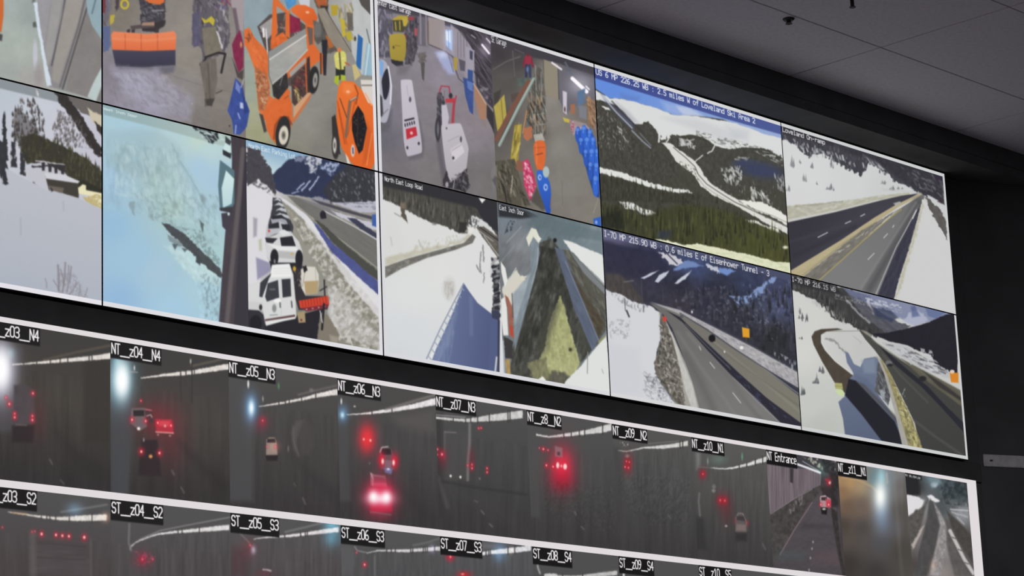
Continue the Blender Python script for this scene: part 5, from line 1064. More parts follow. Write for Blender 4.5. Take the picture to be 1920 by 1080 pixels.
def feed_bend():
    begin(upper_feed(4, 1))
    o(1440, 380)
    field('300 900 cdcec9 250 1100 d0d0cb 600 1050 c6c7c4 300 1500 c3c5c0 400 1700 b9bcb5 700 1100 c2c3c0')
    p('3e3d3d', '165 540 560 640 760 700 900 960 1060 930 1060 1010 820 1010 700 965 600 905 480 865 380 745 280 695 170 650', 1.6, r=(3, 5, 9), n=(.07, 4, 8)); pines('3e3d3d 4c4b4a 2f2e2f 5a5958', '175 640 380 730 480 850 700 950 820 1000 700 930 500 760 300 640', 110, 12, 3.6, .8, 1, seed=38); bits('c2c3c0 a5a6a4', '200 670 400 760 600 900 480 860 300 720', 30, 8, 2, 75, 20, .7, 1, seed=39)
    p('6d7596', '560 640 1400 820 1400 840 1250 880 1100 920 960 850 780 780 640 720', 3, c2='7d86a8', ax='700 700 1300 850', a=.85); p('565760', '600 690 780 770 900 860 1070 930 980 970 880 975 760 890 660 780', 2, r=(2, 8), n=(.09, 10, 4, 38)); l('b9b9c2', '590 735 700 850 760 900', 14, 3, .7, r=(1, 6)); l('c6c6cc', '745 745 780 800 790 830', 12, 3, .7, r=(1, 6)); l('4a4b58', '680 720 860 880 960 960', 16, 4, .7)
    p('323c58', '790 790 900 790 980 860 930 900 820 850', 4, r=(2, 8), a=.8); p('a9aec4', '1010 885 1060 830 1110 800 1170 830 1200 880 1100 925', 3, r=(3, 8)); p('4c5a88', '1070 780 1100 770 1140 850 1080 860', 4, a=.7); p('5c6c98', '1180 790 1340 822 1260 870 1200 850', 3, a=.8); sp('d0d1d8', '700 700 1000 770 1000 800 760 760', .56, 5, 3, 15)
    p('2a292e', '165 535 500 620 560 690 300 640 170 600', 5, a=.75)
    o(1440, 600)
    p('24222b', '1420 -50 1420 430 1340 375 1250 325 1222 262 1150 242 1050 192 900 155 820 125 780 100 900 95 1050 62 1200 18 1330 -40', 1.5, r=(1, 8), n=(.02, 8, 8)); 
    for x, y, w, h in ((245, -10, 14, 22), (290, 0, 8, 24), (240, -60, 8, 20), (368, 455, 12, 28), (345, 470, 10, 10), (265, 545, 14, 26), (150, 580, 6, 10), (245, 140, 10, 8), (400, 390, 16, 24)):
        pines('55565a 68696c 7c7d80', f'{x-w} {y} {x+w} {y} {x+w} {y+h} {x-w} {y+h}', 5, h / 2.4, max(3, w / 3), .85, 1.0, seed=int(x))
    p('b9bab6', '400 90 520 85 690 95 720 130 800 270 720 290 690 350 640 330 590 240 500 160 430 130', 4, a=.2); l('6d6d6c', '440 140 500 160 560 225 590 250', 12, 3, .7, r=(2, 4)); l('77776f', '440 85 690 82', 5, 1.5, .8); l('9a9a98', '640 120 700 170', 6, 2, .5)
    p('6b7690', '578 240 602 245 645 330 692 352 722 290 805 275 835 300 825 400 805 530 930 700 1010 790 1020 955 580 880 562 740 528 615 572 575 592 470 642 400 592 320', 1.6, c2='57627c', ax='700 300 800 900'); p('8b96a8', '700 300 800 285 810 400 720 400', 6, a=.5); p('5a6680', '640 400 740 440 810 520 780 540 660 460', 5, a=.6)
    p('4c443a', '350 85 400 68 520 62 560 72 440 85 398 110 398 170 425 225 500 310 635 415 610 445 590 560 500 470 405 310 342 185 326 125', 1.5, n=(.04, 6, 10, 40)); l('d9dad6', '400 120 405 180 440 235 520 320 640 410', 7, 2, .5)
    p('22222b', '605 440 660 455 950 760 1030 960 870 930 700 705 578 565', 2.2); p('4c4a4a', '660 460 720 480 980 740 980 790 900 700', 4, a=.7)
    p('55565a', '825 320 850 300 880 400 920 560 900 640 830 560 805 540', 2, r=(2, 5), n=(.05, 4, 7)); bits('2b2b2f 77787c 44454a 8d9098', '830 320 850 310 880 400 915 560 900 630 830 560', 50, 7, 2, 70, 40, .75, 1, seed=40); p('a2a9b4', '840 520 880 540 880 600 840 580', 3, r=(2, 5), a=.8)
    p('484844', '685 80 740 98 820 178 900 238 1100 368 1300 475 1450 560 1460 745 1500 1050 1150 985 1100 770 1000 565 930 425 880 335 800 225 730 145', 1.5, c2='3e3e3c', ax='800 200 1300 950'); p('5f5c4c', '1000 290 1200 395 1450 530 1455 650 1280 520 1140 420', 3, n=(.04, 12, 4, 35)); l('5c5b56', '1090 750 1250 870 1480 1030', 14, 5, .6); l('6c6a62', '860 260 1000 420 1200 620', 8, 4, .4)
    p('282831', '830 190 900 245 1050 375 1200 500 1330 640 1470 775 1475 850 1300 655 1150 500 950 335', 2); l('68655a', '780 150 950 265 1130 380 1330 480 1450 545', 8, 2, .7); p('2f2e30', '1160 380 1300 470 1450 580 1450 610 1280 500', 3, a=.8)
    p('8d855a', '812 270 860 308 932 430 1000 580 1062 700 1132 880 1170 990 1015 955 990 820 930 600 870 400', 1.6, r=(1, 5), n=(.12, 4, 5)); p('a5a39b', '812 268 838 285 900 430 965 640 1060 965 1010 955 950 690 870 400', 1.6, n=(.04, 4, 8)); bits('c9c07a b5ac6c 55523f 77704c d8d096', '945 480 1000 590 1060 720 1145 960 1060 950 985 640', 110, 6, 2, 60, 50, .7, 1, seed=41)
    p('b9babc', '850 160 960 180 1050 200 1130 262 1225 272 1255 335 1345 375 1365 405 1440 478 1300 425 1100 345 950 245', 2, r=(2.5, 5), n=(.03, 8, 3, 20)); bits('3a3940 66656c d0d0d4', '900 180 1220 280 1340 380 1300 420 1000 280', 60, 10, 2, 22, 15, .7, 1, seed=42); sp('c9c9cc', '1140 210 1230 230 1240 270 1150 260', .5, 4, 4); p('8d8a80', '690 75 740 85 790 120 760 125', 2, r=(1, 4))
    p('da821e', '1362 392 1428 396 1428 472 1372 466', 1.2); e('dccabc', 1381, 387, 18, 14, 1.5); p('a9a968', '500 470 556 474 562 520 505 516', 1.4); p('c5d59b', '505 520 562 524 574 575 525 560', 2); l('8a8a5a', '503 494 558 498', 5, 1.2)
    e('6d6c6c', 905, 322, 26, 18, 2); e('262629', 915, 338, 22, 10, 2); e('28282b', 1160, 440, 28, 20, 2.5)
    sp('9b9b96', '1030 500 1060 700 1000 560', .6, 3, 4)
    text('I-70 MP 216.15 WB', (1484, 519), (1567, 547), 'd2d2d2', .6, .9, fade=.75)
    sp('b9bac2', '500 -200 1010 -75 1010 -45 500 -160', .5, 2.6, 3.2, 0, .16, .5, 1.5)
    caprow((1484.5, 519), (1692, 577), .004)
    return F

# ------------------------------------------------------------------ lower wall: tunnel cameras
def strip(col, s, gaps='', a=1.0, soft=1.4):
    """bright lamp strip given as x y width triples; gaps are x positions of dark hangers"""
    q = np.array([float(t) for t in s.split()]).reshape(-1, 3)
    up = [(x, y - w / 2) for x, y, w in q]; dn = [(x, y + w * .34) for x, y, w in q[::-1]]
    p(col, np.array(up + dn).ravel(), soft, r=(.7, 3), n=(.12, 3, 5), a=a * .9)
    for t in gaps.split():
        x = float(t); y = np.interp(x, q[:, 0], q[:, 1]); w = np.interp(x, q[:, 0], q[:, 2])
        l('3a3634', f'{x} {y-w*.7} {x} {y+w*.6}', 9, 1.2, .8)

def lamp(x, y, r=7, a=1.0, halo=2.6):
    g('e41c34', x, y, r * halo * .8, r * halo, .8 * a)
    e('ffc4c0', x, y, r * .62, r * .8, 1.3, a)

def tunnel(k, row, ceil, wall, low, split=None):
    f = Feed(LCOL[k] + (.0 if k else .001), LCOL[k + 1] - .0004, LROW[row][0], LROW[row][1], 610)
    begin(f)
    # measured in fractions of the feed: ceiling above, wall in the middle, road below
    u = (f.GX - f.x0) / (f.x1 - f.x0); v = (f.z1 - f.GZ) / (f.z1 - f.z0)
    c = np.where((v < .45)[:, None], hx(ceil) + (hx(wall) - hx(ceil)) * np.clip((v - .05) / .4, 0, 1)[:, None], hx(wall) + (hx(low) - hx(wall)) * np.clip((v - .45) / .5, 0, 1)[:, None])
    f.C[:] = c
    i = np.nonzero(v > .28)[0]
    n = fbm(f.X[i] / 7 + k * 9, f.Y[i] / 90 + row * 5)
    f.C[i] += ((n - .5) * .05)[:, None]
    return f

def capt(st, w=.206, h=.058):
    x0 = F.x0; z1 = F.z1
    i = np.nonzero((F.GX < x0 + w) & (F.GZ > z1 - h))[0]
    F.C[i] = hx('100f10')
    a = to_photo(x0 + .003, z1 - .0085); b = to_photo(x0 + w - .003, z1 - .0415)
    text(st, a, b, 'f4eff2', .66, 1.0)
    capbox(x0, x0 + w, z1 - h, z1)

def nt_feeds():
    out = {}
    T = tunnel
    # --- first row
    f = T(0, 0, '3c3a39', '3f3a37', '2e2b2b'); out[0] = f
    f = T(1, 0, '3c3a39', '3f3a37', '2e2b2b'); out[1] = f
    f = T(2, 0, '3b3937', '423c36', '2d2a2a'); o(0, 560)
    p('4c4950', '-90 330 160 380 130 640 110 1000 -90 1000', 14, a=.7); p('322c28', '620 460 835 440 835 1080 620 1080', 14, a=.6)
    strip('efe6df', '90 495 10 180 490 12 270 483 18 350 478 26 500 464 32 660 452 40 835 432 52', '178 275 378 452 508 668 690'); l('6a5a4c', '330 460 560 405 835 350', 14, 4, .7)
    g('d8d4ff', 0, 540, 110, 220, .8); g('ffffff', 10, 530, 70, 150, 1.0); g('ffffff', 5, 520, 50, 120, .8); g('58a0b0', 80, 410, 30, 40, .5)
    p('4a4347', '105 650 190 640 255 690 262 930 200 960 100 960', 5, n=(.04, 8, 20)); p('2c2326', '90 955 262 945 250 1080 90 1080', 6); g('a02030', 290, 900, 60, 160, .18)
    for x, y, r in ((247, 710, 9), (70, 790, 10), (110, 862, 8), (110, 890, 9), (243, 880, 8), (243, 910, 9), (45, 742, 6)): lamp(x, y, r)
    l('7a6a6a', '120 945 200 950', 7, 2, .7)
    o(0, 810); l('6b6864', '372 205 392 240', 12, 2.5, .6); l('605c5a', '455 360 478 390', 12, 2.5, .6); p('262423', '420 0 835 300 835 420 600 300', 20, a=.4)
    capt('NT__z03__N4', .208); out[2] = f
    f = T(3, 0, '3b3a39', '433e39', '302c2c'); o(0, 560)
    p('45474c', '828 440 960 500 1000 1000 960 1560 828 1560', 10, a=.8); strip('f2e9e2', '1055 597 10 1150 586 14 1220 576 22 1350 565 34 1440 556 36 1720 512 52', '1355 1395 1440 1458'); l('6a6055', '1440 505 1600 470 1720 440', 14, 4, .8); e('c9c4bc', 1430, 470, 5, 18, 1.5); l('2f2c2b', '1440 480 1440 780', 9, 2, .7); l('2f2c2b', '1355 560 1355 760', 7, 2, .6)
    g('3f90b8', 905, 610, 100, 190, .75); g('7fd4e0', 905, 600, 72, 150, .7); g('ffffff', 915, 612, 50, 118, 1.0); g('ffffff', 915, 612, 42, 98, .9); g('60b8c8', 880, 470, 30, 50, .5); e('d8d8d8', 1008, 520, 5, 18, 1.5); l('b9b9b9', '960 548 1030 552', 6, 1.5, .8)
    g('c01028', 1150, 900, 150, 130, .35); g('a01428', 1280, 1040, 130, 240, .28)
    p('6c5c60', '985 822 1085 818 1102 960 1050 992 978 935', 2); p('2a2426', '1000 838 1080 836 1082 880 1000 882', 1.5); p('4a3034', '1085 840 1140 850 1150 930 1100 940', 3); l('d07080', '1090 830 1135 838', 7, 1.5); l('c8a0a0', '1100 880 1130 870 1140 890', 7, 1.5); lamp(990, 908, 10); lamp(1093, 918, 9); e('f4e6e0', 1040, 975, 12, 12, 2); lamp(1057, 766, 6)
    p('b52839', '1168 905 1290 905 1302 1008 1170 1000', 2.5); p('d8404c', '1185 915 1275 918 1280 960 1190 955', 3); lamp(1183, 932, 9); lamp(1283, 952, 9); e('f0a090', 1238, 955, 8, 10, 2); l('ee9a94', '1170 1000 1300 1008', 9, 1.5); e('c08080', 1185, 1020, 8, 6, 2); e('c08080', 1275, 1028, 8, 6, 2)
    o(0, 810); p('2d2226', '1065 60 1180 60 1212 330 1036 325 1050 140', 5); lamp(1060, 147, 12); lamp(1196, 158, 11); e('d88a50', 1130, 183, 14, 14, 2); e('b09aa0', 1078, 60, 5, 12, 2); l('6c6865', '1290 290 1305 320', 14, 2.5, .6); l('6c6865', '1358 415 1380 455', 12, 2.5, .6); p('242221', '1330 60 1720 380 1720 480 1500 300', 20, a=.4)
    capt('NT__z04__N4'); out[3] = f
    f = T(4, 0, '4a4847', '423f3e', '353132'); o(400, 640)
    p('4b4b4d', '112 260 250 300 300 600 300 1200 112 1200', 10, a=.7); strip('f0e8e2', '340 490 5 420 478 12 500 466 18 590 450 22 700 428 28 770 410 34 935 382 54', '492 540 570 662 768'); l('6d6864', '640 400 760 370 935 330', 14, 4, .8); e('e4e0da', 262, 320, 7, 30, 1.5); e('4fa060', 490, 335, 6, 22, 2, .8); e('8d8a88', 735, 365, 16, 14, 3, .5); e('a49f9a', 372, 432, 5, 18, 2)
    g('2f80d0', 285, 500, 50, 110, .8); g('a0e0ff', 285, 500, 24, 60, .9); g('ffffff', 286, 498, 14, 40, .9); lamp(370, 595, 8, .8, 4); g('a02840', 360, 620, 60, 60, .4)
    p('8f7f74', '398 735 420 720 462 722 475 760 482 855 395 855', 1.6); p('2f2628', '405 732 462 730 468 760 402 760', 1.4); g('c05040', 460, 790, 40, 40, .4); p('281f21', '392 855 486 852 480 895 400 895', 3); lamp(465, 792, 6, .7); lamp(402, 790, 5, .6)
    p('5a5350', '585 680 620 600 680 590 640 680 620 760 640 860 600 800', 6, a=.7); p('4c4644', '640 640 690 590 740 640 750 780 720 850 660 850', 8, a=.5); l('64605d', '600 640 600 740 640 860', 10, 4, .5); e('7d7774', 562, 805, 6, 22, 2, .7)
    o(400, 810); l('6b6763', '672 495 690 540', 12, 2.5, .6); p('2c292a', '600 180 935 450 935 560 700 330', 20, a=.35); l('6b6763', '605 385 615 405', 9, 2.5, .5)
    capt('NT__z05__N3'); out[4] = f
    f = T(5, 0, '474645', '444242', '353233'); o(400, 640)
    p('4a4a4c', '935 430 1000 460 1030 1200 935 1200', 8, a=.6); strip('f4eef0', '1000 550 5 1100 546 12 1200 536 22 1330 520 32 1500 492 44 1670 455 66', '1190 1340'); l('8d8580', '1300 510 1500 450 1670 400', 18, 5, .7); p('5f5a57', '1340 560 1670 500 1670 700 1400 640', 20, a=.5)
    g('3080c8', 970, 545, 40, 60, .7); g('b0e8ff', 968, 553, 14, 22, .9); e('d8d6d4', 960, 450, 6, 22, 1.5); e('c9c5c2', 1060, 488, 8, 6, 1.5)
    g('f42434', 1152, 730, 66, 110, .95); g('ff3038', 1155, 730, 44, 80, .6); e('ffb0a0', 1128, 735, 7, 9, 2); e('ffc8b8', 1178, 743, 7, 9, 2)
    p('5a5054', '1250 800 1290 785 1330 800 1365 880 1360 960 1260 960', 2.5); p('2b2326', '1260 805 1328 805 1335 850 1265 850', 2); l('b9b4b2', '1250 830 1265 795 1310 790', 8, 1.6); g('ff1030', 1262, 890, 30, 60, .9); g('ff1030', 1360, 900, 30, 60, .9); e('ffd0c8', 1270, 900, 9, 20, 2); e('ffd0c8', 1352, 910, 9, 20, 2); p('8a6a78', '1285 890 1340 895 1335 950 1285 945', 3, a=.7); p('6a74a0', '1280 950 1345 955 1335 995 1290 985', 4); e('d0d4e8', 1312, 958, 12, 8, 2)
    o(400, 810); p('8d7478', '1178 305 1210 320 1290 330 1305 420 1180 400', 3); l('c9b4b4', '1182 310 1200 350 1195 400', 9, 2, .7); p('3c2228', '1200 330 1285 340 1300 380 1200 380', 4, a=.5); g('ff1040', 1250, 480, 110, 130, .9); p('c01838', '1165 420 1330 410 1345 600 1180 610', 6, a=.8); g('ff3060', 1250, 490, 90, 90, .8); g('ffffff', 1200, 485, 36, 46, .95); g('ffffff', 1298, 490, 36, 46, .95); g('ffd8e0', 1250, 500, 90, 40, .8); l('8a6a70', '1180 600 1330 620', 10, 3, .7); l('6a3a48', '1190 625 1310 635', 8, 3, .7); p('2f2c2d', '1380 380 1670 640 1670 760 1450 540', 20, a=.35); g('a03040', 1250, 640, 120, 40, .2); e('8d8a88', 1172, 235, 6, 8, 2, .5)
    capt('NT__z06__N3'); out[5] = f
    f = T(6, 0, '4c4b4b', '434242', '363434'); o(780, 700)
    p('2f2d2e', '145 300 200 300 200 1080 145 1080', 10, a=.6); strip('dedcda', '150 335 20 280 348 22 370 355 28 450 350 40 550 340 56 650 330 66 800 312 70', '280 372 410 462 550 690 705', .95); l('a09e9c', '150 312 280 322 370 330', 8, 1.5, .8)
    p('4d4b4b', '215 420 370 440 400 460 400 800 230 800', 6, a=.5, n=(.03, 6, 20)); l('8f8c8a', '402 380 402 520 390 660 388 800', 18, 4, .6); l('6c6a69', '215 440 215 640', 12, 3, .5); l('a89c9a', '215 440 300 445', 6, 2, .6); l('5c5a5a', '165 780 235 1000', 20, 8, .5)
    for x, y, r in ((160, 570, 7), (195, 608, 12), (160, 610, 5), (420, 685, 7), (420, 712, 7), (533, 712, 6), (533, 742, 6), (470, 412, 5), (488, 410, 5), (388, 690, 5)): lamp(x, y, r)
    g('a01830', 200, 640, 40, 70, .4); g('a01830', 415, 640, 30, 80, .35); e('e8e4dc', 260, 770, 8, 10, 1.5); e('e8e4dc', 333, 778, 8, 10, 1.5); e('8d8884', 478, 790, 6, 8, 2, .7)
    o(780, 810); l('757270', '490 590 510 615', 12, 2.5, .6); l('757270', '552 690 572 710', 12, 2.5, .6); l('757270', '440 515 460 525', 10, 2.5, .5); l('2c2a2b', '200 370 400 410 830 470', 14, 6, .6); p('4b4949', '330 460 560 480 830 760 600 640', 30, a=.2)
    capt('NT__z07__N3'); out[6] = f
    f = T(7, 0, '4e4d4d', '474646', '383636'); o(780, 700)
    p('4d4c4d', '825 400 900 420 930 1080 825 1080', 6, a=.6); strip('e8e6e4', '900 462 16 1000 478 14 1110 466 26 1180 458 32 1265 446 40 1390 426 58 1465 408 66', '1108 1165 1225 1265 1400', .95)
    p('5b5859', '1040 545 1100 560 1100 640 1042 630', 2); g('d81c38', 1090, 700, 100, 170, .6); g('ff2444', 1095, 700, 70, 110, .9); p('8d6a70', '1042 545 1098 560 1098 630 1044 622', 3, a=.8); p('55303a', '1060 590 1080 592 1078 615 1060 612', 3)
    for x, y, r in ((978, 690, 8), (1028, 700, 8), (955, 568, 8), (990, 576, 5), (925, 560, 4)): lamp(x, y, r)
    e('ffd8d0', 1063, 690, 11, 22, 2); e('ffd8d0', 1118, 700, 14, 22, 2); e('ffb0a8', 1090, 695, 7, 10, 2); g('c01030', 1100, 790, 80, 60, .6); g('801828', 1100, 850, 90, 50, .4); l('45302e', '980 940 1200 940', 8, 5, .6)
    o(780, 810); tex(.05, 3, 4, 30, '960 340 1500 420 1500 760 960 640'); l('6f6c6b', '1190 600 1200 620', 12, 2.5, .6); l('6f6c6b', '1240 710 1260 730', 10, 2.5, .6)
    capt('NT__z8__N2', .190); out[7] = f
    f = T(8, 0, '525150', '494848', '3a3838'); o(1140, 760)
    strip('e4e1dc', '75 338 6 140 346 7 200 334 10 270 318 14 340 318 22 420 314 34 530 300 38 600 288 46', '540 560', .95); l('9b9894', '280 290 450 275 530 270', 6, 3, .5); sp('d8d4d0', '90 270 160 280 150 310 95 305', .55, 3, 3); g('c01020', 148, 440, 34, 66, .75); 
    for x, y, r in ((128, 462, 6), (153, 468, 6), (138, 420, 5), (160, 425, 5)): lamp(x, y, r, .9, 2)
    e('b0a09a', 145, 380, 14, 12, 4, .5); tex(.07, 2.5, 5, 30, '80 500 620 560 620 900 300 900 80 700'); tex(.05, 3, 40, 0, '150 340 620 330 620 700 200 700'); p('3d3b3b', '30 300 90 330 140 900 30 1050', 12, a=.5); l('6b6866', '450 820 470 850', 10, 2.5, .5)
    capt('NT__z09__N2'); out[8] = f
    f = T(9, 0, '565553', '4b4a49', '3b3939'); o(1140, 760)
    strip('ecebe6', '775 470 8 880 478 10 960 466 18 1050 446 26 1130 422 38 1190 406 46', '985 1040 1105 1160', .95); l('7d7a76', '680 462 780 470', 6, 2.5, .7); e('5fa880', 1006, 385, 6, 26, 2, .8); e('9aa49a', 748, 420, 5, 22, 2, .7); g('30704a', 830, 405, 60, 40, .35); p('86868a', '660 350 690 360 690 440 665 480', 8, a=.7); l('8d8a88', '685 660 680 720 690 830', 12, 3, .5)
    for x, y, r in ((712, 515, 9), (842, 712, 9), (876, 715, 9), (965, 868, 8), (1035, 885, 8)): lamp(x, y, r)
    g('a01020', 710, 515, 30, 40, .6); g('b01020', 860, 715, 50, 60, .5); e('7d7a78', 795, 610, 14, 16, 3, .7); e('8d8a86', 792, 640, 14, 14, 3, .7); g('801820', 890, 800, 50, 90, .3); p('5d5454', '955 830 985 800 1020 815 1042 890 1040 955 955 955', 3); l('8d8684', '960 850 975 810 1010 810 1035 870', 6, 1.5, .7); p('342a2c', '960 830 1020 830 1030 870 965 860', 3, a=.7); p('8a7472', '965 890 1035 895 1035 945 960 940', 4, a=.6); p('2b2727', '955 955 1045 955 1040 1020 960 1020', 8, a=.7); e('b9a9a4', 886, 905, 10, 8, 2, .8); l('6a6765', '1160 1040 1180 1080', 12, 3, .6); p('2b2a2a', '655 830 720 850 740 1080 655 1080', 8, a=.5); tex(.04, 3, 40, 0, '700 480 1190 450 1190 800 900 800')
    capt('NT__z10__N1'); out[9] = f
    f = T(10, 0, '3a3636', '4c4446', '3c383a'); o(1440, 810)
    p('3c3a40', '-40 90 520 200 520 330 380 400 -40 250', 6); p('6d6268', '-40 230 220 270 330 280 400 310 395 400 300 440 200 500 20 620 -40 640', 1.5, n=(.14, 2.5, 60)); p('3a3438', '165 270 190 275 188 385 165 375', 1.5); l('e6e6ea', '215 240 300 270 390 305', 16, 2); l('c6d6d0', '260 220 380 290', 6, 1.5, .7); g('40a080', 420, 280, 50, 50, .4); sp('c9c9b0', '220 150 520 190 500 320 400 280 300 220', .58, 4, 5); p('2a2a2c', '390 160 500 200 500 320 420 300', 4, n=(.2, 3, 3), a=.8)
    p('45403f', '-40 620 20 610 200 500 330 430 400 395 400 440 300 540 200 720 60 960 20 1080 -40 1080', 1.6, n=(.14, 5, 6, -30)); l('8a8284', '20 615 200 500 330 430', 6, 1.4, .8); sp('85797a', '150 560 260 470 260 540 170 620', .55, 3, 6)
    p('504a4f', '400 440 440 480 500 540 540 700 545 880 600 1080 20 1080 60 960 200 720 310 550', 1.6, c2='4a4448', ax='420 500 300 1050', n=(.04, 8, 4)); l('96787c', '330 530 200 730 90 920', 7, 1.8, .7); p('3c383a', '260 680 500 700 510 730 250 720', 8, a=.6); p('4a5c5c', '60 880 300 900 260 960 60 950', 16, a=.35); p('6a5258', '330 900 540 900 560 1000 330 980', 20, a=.35); p('35302f', '470 560 520 600 545 880 590 1080 560 1080 520 900 480 640', 3, n=(.12, 4, 6)); 
    for x, y in ((338, 825), (330, 875), (318, 945), (308, 1035)): e('a8a0a0', x, y, 6, 9, 1.8, .8)
    lamp(465, 378, 16, 1, 2.2); l('c02838', '430 355 460 370', 9, 2); p('2c2426', '400 420 480 420 500 560 430 560', 5, n=(.1, 4, 6), a=.8); p('3a3034', '410 400 480 400 485 480 410 480', 4, a=.6); p('2e2a2c', '460 300 530 300 530 560 490 560', 5, n=(.14, 4, 6), a=.8)
    p('b08a90', '388 492 430 478 470 500 470 565 395 565', 1.8); p('3a2c30', '400 488 440 488 445 515 400 512', 2); p('c04a58', '430 500 472 505 470 560 440 560', 3); lamp(395, 545, 7, .8); lamp(455, 545, 8); p('1c1a1c', '395 565 445 568 440 620 402 615', 2); e('eae4e4', 420, 578, 12, 6, 2); l('d8d0d0', '395 485 430 478', 6, 1.4)
    capt('NT Entrance', .206, .060); out[10] = f
    f = T(11, 0, '6b6763', '5c524a', '35312f'); o(1440, 810)
    field('530 360 a5805a 560 450 8a6a4c 620 380 b08a5c 700 400 a58c6c 600 560 6a5546 700 560 6c5c50 560 700 4a403a 700 720 4c4644 600 1000 3a3430 800 350 5f7a82 860 330 6c8a94 900 300 7a7f88 960 300 7a7878 1000 400 6b6664 980 600 57524e 900 700 5b5a60 850 850 4c4a4c 1000 900 46413c 800 1050 3c3836')
    l('c9a878', '560 340 680 360 780 410 820 450', 8, 5, .6); g('4f8fd8', 850, 560, 60, 170, .6); g('60c8d8', 850, 330, 30, 70, .5); g('ffffe0', 842, 480, 34, 80, .95); g('e8fff0', 842, 470, 60, 120, .5); l('c9b4a0', '890 310 895 380', 10, 4, .6); l('8d8b8c', '940 260 990 900 1010 1080', 8, 10, .3); p('4a463f', '1030 300 1060 900 1050 1080 1000 1080', 10, a=.5)
    capt('NT__z11__N1', .206, .062); out[11] = f
    f = T(12, 0, '3a4244', '45484a', '4a4848'); o(1440, 810)
    field('1100 420 2c2c2e 1250 350 5f7078 1350 420 3f4a50 1450 450 3a4448 1100 560 b9b6b8 1300 560 4d5254 1450 620 8a8c90 1150 750 77706e 1250 800 5d5a5a 1350 900 8a8486 1450 800 4c4846 1500 900 474340 1100 1000 4a4441 1300 1050 8d8480 1200 1000 6a6462')
    p('252527', '1020 330 1130 350 1140 470 1030 480', 5); e('c4d4dc', 1248, 395, 22, 18, 5); p('78909a', '1190 330 1280 350 1300 380 1230 420', 8, a=.6); sp('1f2628', '1280 350 1500 380 1510 560 1330 540', .55, 6, 8, 0, .15, .8); tex(.1, 6, 6, 0, '1250 340 1510 380 1510 640 1300 560')
    p('dcdadc', '1022 490 1060 470 1120 480 1170 500 1150 600 1090 650 1040 640', 3, r=(3, 6)); e('2a2828', 1115, 605, 16, 22, 4); p('e0dee0', '1195 480 1225 470 1290 520 1270 530 1210 510', 2.5, r=(1, 5)); p('55524f', '1040 640 1160 560 1200 500 1150 700 1080 860 1060 800', 4, n=(.1, 6, 6, -40)); p('4c4a4a', '1215 500 1250 540 1300 650 1280 800 1220 1000 1190 1080 1100 1080 1130 900 1190 660', 4, n=(.06, 6, 10)); p('8f8a8a', '1240 520 1290 600 1350 720 1330 900 1290 1080 1210 1080 1260 850 1290 700', 4, n=(.16, 4, 5)); p('b0a49e', '1075 850 1150 720 1170 700 1150 760 1090 880', 3, r=(1, 5)); p('5b5654', '1330 640 1400 720 1500 900 1540 1080 1400 1080 1350 900', 5, n=(.08, 6, 8, -40)); g('d88a5a', 1240, 1000, 24, 40, .4)
    l('c9c6c4', '1365 740 1420 850 1470 950 1540 1060', 26, 3, .9); 
    for x, y in ((1395, 790), (1440, 880), (1490, 980)): l('5a5654', f'{x-14} {y} {x+14} {y+10}', 9, 2, .8)
    p('47433f', '1340 590 1420 660 1530 780 1540 980 1450 860 1370 700', 4, n=(.06, 6, 6, -40)); l('d5d4d6', '1370 580 1500 590', 8, 3, .8); l('c9c8ca', '1380 600 1500 640', 8, 3, .7, r=(1, 5)); l('b9b8ba', '1420 640 1470 690', 10, 3, .7)
    p('161617', '1020 300 1150 330 1150 360 1020 335', 4); sp('e4e4e6', '1022 312 1145 340 1145 356 1022 330', .42, 2.2, 2.5, 0, .1, .95, 1.0)
    capbox(f.x0, f.x0 + .13, f.z1 - .034, f.z1); out[12] = f
    return out

